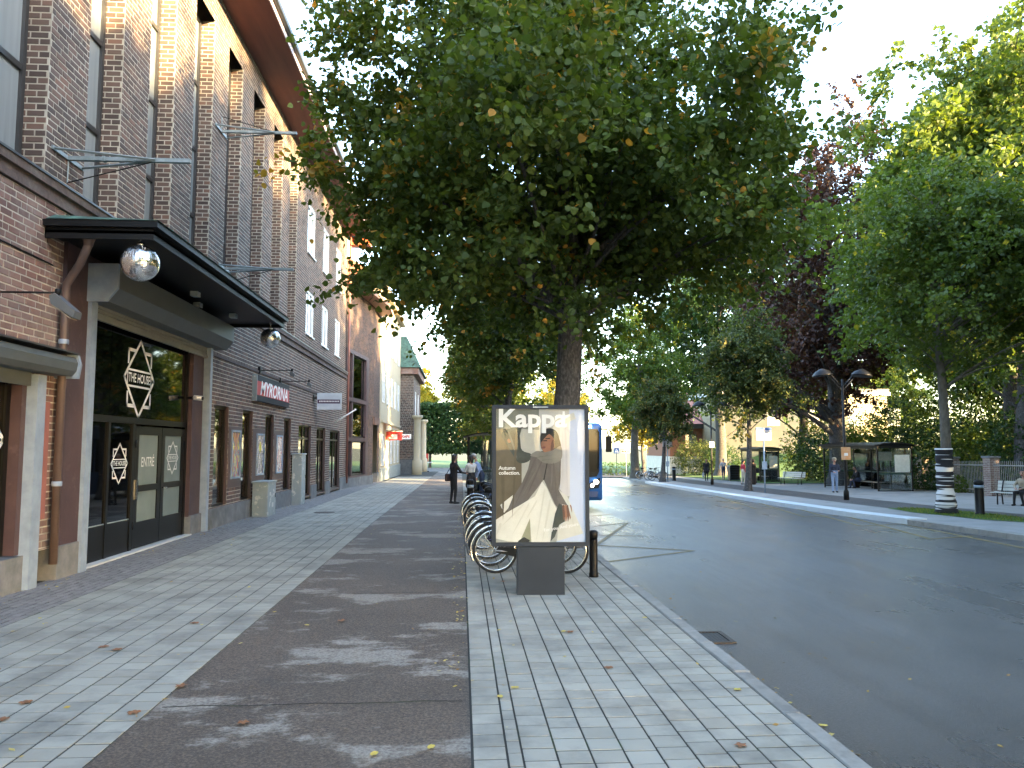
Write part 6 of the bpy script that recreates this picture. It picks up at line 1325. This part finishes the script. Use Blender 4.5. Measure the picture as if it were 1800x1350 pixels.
for i, (x, y) in enumerate(((28.5, -4), (28, 3), (28.5, 9), (28, 15), (30, 20), (33, 27), (35, 32), (36, 22), (33, 12), (33, 2))):  # unseen copies, added and enlarged to keep low sun off the road
    o = copy_tree(srcs[i % 5]); o.location = (x, y, zg(x, y)); o.scale = (2.1,)*3; o['label'] = 'unseen shrub continuing the thicket, enlarged to block low sun'; o['group'] = 'unseen shrubs blocking low sun'
p = onG(1690, 866); foliage('small_shrub', 'small bright shrub at the foot of the railings by the wrapped tree', 'shrub', [(p[0], p[1], p[2]+.35, .5, .5, .4, False)], 120, .3, 9, .09, K['leaf_light'], 301, tr=.02)
p = onG(1640, 862); foliage('small_shrub', 'small dark shrub against the railings beside the bus shelter', 'shrub', [(p[0], p[1], p[2]+.45, .9, .7, .5, False)], 160, .35, 9, .1, K['leaf_dark'], 302, tr=.02)
c0 = onY(1228, 812, 84); foliage('lawn_bush', 'broad grey green bush on the lawn before the pavilion', 'shrub', [(c0[0], 84, zg(c0[0], 84)+1.9, 2.6, 2.2, 1.9, False)], 700, .8, 10, .15, K['leaf_olive'], 303, tr=.06)
c0 = onY(1268, 800, 82); foliage('lawn_bush', 'spiky dark bush on the lawn before the beige hall', 'shrub', [(c0[0], 82, zg(c0[0], 82)+1.6, 2.0, 1.8, 1.6, False)], 500, .9, 10, .14, K['leaf_dark'], 304, tr=.06)
c0 = onY(1075, 826, 86); foliage('low_hedge', 'low clipped green hedge across the side street', 'hedge', [(c0[0], 88, zg(c0[0], 88)+.6, 3.5, .7, .65, True)], 600, .35, 9, .12, K['leaf_light'], 305, tr=.03)
# grass bank in front of the hall
V = []; Q = []; gx = np.linspace(24, 62, 20); gy = np.linspace(66, 89.5, 12)
for y in gy:
    for x in gx: V.append((x, y, zg(x, y)+.06+2.4*max(0, (y-70)/19.5)**1.3*min(1, max(0, (x-27)/9))))
for j in range(len(gy)-1):
    for i in range(len(gx)-1): a = j*len(gx)+i; Q.append((a, a+1, a+len(gx)+1, a+len(gx)))
tag(obj_me('grass_bank', mesh_np('grass_bank', V, Q, None, K['grass'])), kind='structure')
# grass blades on the patch round the wrapped tree
rg = np.random.default_rng(9); n = 5000; a = rg.uniform(0, 2*math.pi, n); r = np.sqrt(rg.random(n)); P = np.stack([t1[0]+.2+.95*r*np.cos(a), t1[1]-.3+3.0*r*np.sin(a), np.zeros(n)], 1); P[:, 2] = [zg(x, y)+.012 for x, y in P[:, :2]]
d = rg.normal(0, 1, (n, 3)); d[:, 2] = np.abs(d[:, 2])+1; d /= np.linalg.norm(d, axis=1)[:, None]; w = rg.normal(0, 1, (n, 3)); w[:, 2] = 0; w /= np.linalg.norm(w, axis=1)[:, None]; hh = rg.uniform(.03, .08, n)[:, None]
V = np.stack([P-w*.006, P+w*.006, P+d*hh+w*.001, P+d*hh-w*.001], 1).reshape(-1, 3); tag(obj_me('grass_blades', mesh_np('grass_blades', V, np.arange(4*n).reshape(-1, 4), rg.random(n), K['leaf_light'])), 'short grass growing round the wrapped tree', 'grass', kind='stuff')
# red road barrier sign at the end of the street
p = onG(742, 829); t = thing('barrier_sign', 'red temporary barrier sign standing at the end of the street', 'sign', (p[0], p[1], zg(*p[:2]))); MB().box(-.6, .6, -.03, .03, 1.0, 1.75).build('panel', K['signred2'], t); MB().box(-1., 1., -.03, .03, .85, .95).build('rail', K['white'], t)
for s in (-1, 1): m = MB(); m.bar((s*.5, -.3, 0), (s*.5, 0, 1.0), .025); m.bar((s*.5, .3, 0), (s*.5, 0, 1.0), .025); m.build('leg', K['galv'], t)
MB().box(-.7, .7, -.35, .35, -.02, .06).build('foot', K['rubber'], t)
# ------------------------------------------------------------------ fallen leaves
K['deadleaf'] = PM('orange_dead_leaf', [(.20, .075, .03), (.27, .12, .045)], .7, scale=30); K['yleaf'] = PM('yellow_dead_leaf', [(.5, .36, .05), (.55, .42, .1)], .7, scale=30)
def leaf_mesh(mat, seed, star):
    rg = random.Random(seed); vs = [(0, 0, .004)]; N = 20
    for i in range(N): a_ = 2*math.pi*i/N; r_ = 1*(.55+.45*abs(math.cos(2.5*a_))) if star else (.55+.25*abs(math.sin(a_*.5))); vs.append((r_*math.cos(a_)*(1 if star else .75), r_*math.sin(a_), .12*rg.random()))
    me = bpy.data.meshes.new('leaf'); me.from_pydata([(x*.06, y*.06, z*.06+.004) for x, y, z in vs], [], [(0, 1+i, 1+(i+1) % N) for i in range(N)]); me.materials.append(mat); return me
LM = [leaf_mesh(K['deadleaf'], 1, True), leaf_mesh(K['deadleaf'], 2, True), leaf_mesh(K['yleaf'], 3, False)]
big = [(182, 1138), (205, 1143), (45, 1236), (3, 1266), (235, 1254), (318, 1207), (342, 1096), (600, 1092)]
rg = random.Random(8)
for i, (px, py) in enumerate(big): p = onG(px, py); o = obj_me('fallen_leaf', LM[i % 2]); o.location = (p[0], p[1], zg(*p[:2])+.004); o.rotation_euler = (0, 0, rg.random()*6); o.scale = (.85,)*3; tag(o, 'orange fallen leaf lying on the left hand paving', 'leaf', 'orange fallen leaves on the paving')
yel = [(427, 1272), (657, 1327), (757, 1315), (1302, 1312), (1446, 1246), (1297, 1214), (1070, 1175), (905, 1210), (880, 1226), (1002, 1112), (990, 1111), (1134, 1087), (884, 1023), (540, 1100)]
for i, (px, py) in enumerate(yel): p = onG(px, py); dz = -.12 if p[0] > 2.45 else .004; o = obj_me('fallen_leaf', LM[2] if i % 3 else LM[0]); o.location = (p[0], p[1], zg(*p[:2])+dz+.002); o.rotation_euler = (0, 0, rg.random()*6); o.scale = (.75,)*3; tag(o, 'small yellow fallen leaf lying flat on the ground', 'leaf', 'yellow fallen leaves on the ground')
# litter of small leaves gathered along the edge of the cycle path
rg = np.random.default_rng(12); n = 760; x = np.concatenate([2.52+np.abs(rg.normal(0, .08, 200)), -5.75+np.abs(rg.normal(0, .1, 140)), PATH_R-.08+rg.normal(0, .07, 200), rg.uniform(-4.8, 2.2, 150), rg.uniform(2.55, 6, 70)]); y = np.concatenate([rg.uniform(4.5, 22, 200), rg.uniform(10, 30, 140), rg.uniform(6, 26, 200), rg.uniform(4, 24, 150), rg.uniform(5, 20, 70)])
a = rg.uniform(0, 6.28, n); s = rg.uniform(.012, .032, n); z = np.array([zg(u, v) for u, v in zip(x, y)])+np.where(x > 2.45, -.119, .008)
c_, s_ = np.cos(a), np.sin(a); P = np.stack([x, y, z], 1); d = np.stack([c_, s_, rg.uniform(0, .3, n)], 1); w = np.stack([-s_, c_, rg.uniform(0, .3, n)], 1)
V = np.stack([P-d*s[:, None], P+w*s[:, None]*.6, P+d*s[:, None], P-w*s[:, None]*.6], 1).reshape(-1, 3); tag(obj_me('leaf_litter', mesh_np('leaf_litter', V, np.arange(4*n).reshape(-1, 4), rg.random(n), leafmat('litter_leaves', [(.25, .12, .03), (.4, .28, .06), (.5, .42, .15)], None, .2))), 'small dry leaves scattered along the cycle path edge', 'leaves', kind='stuff')
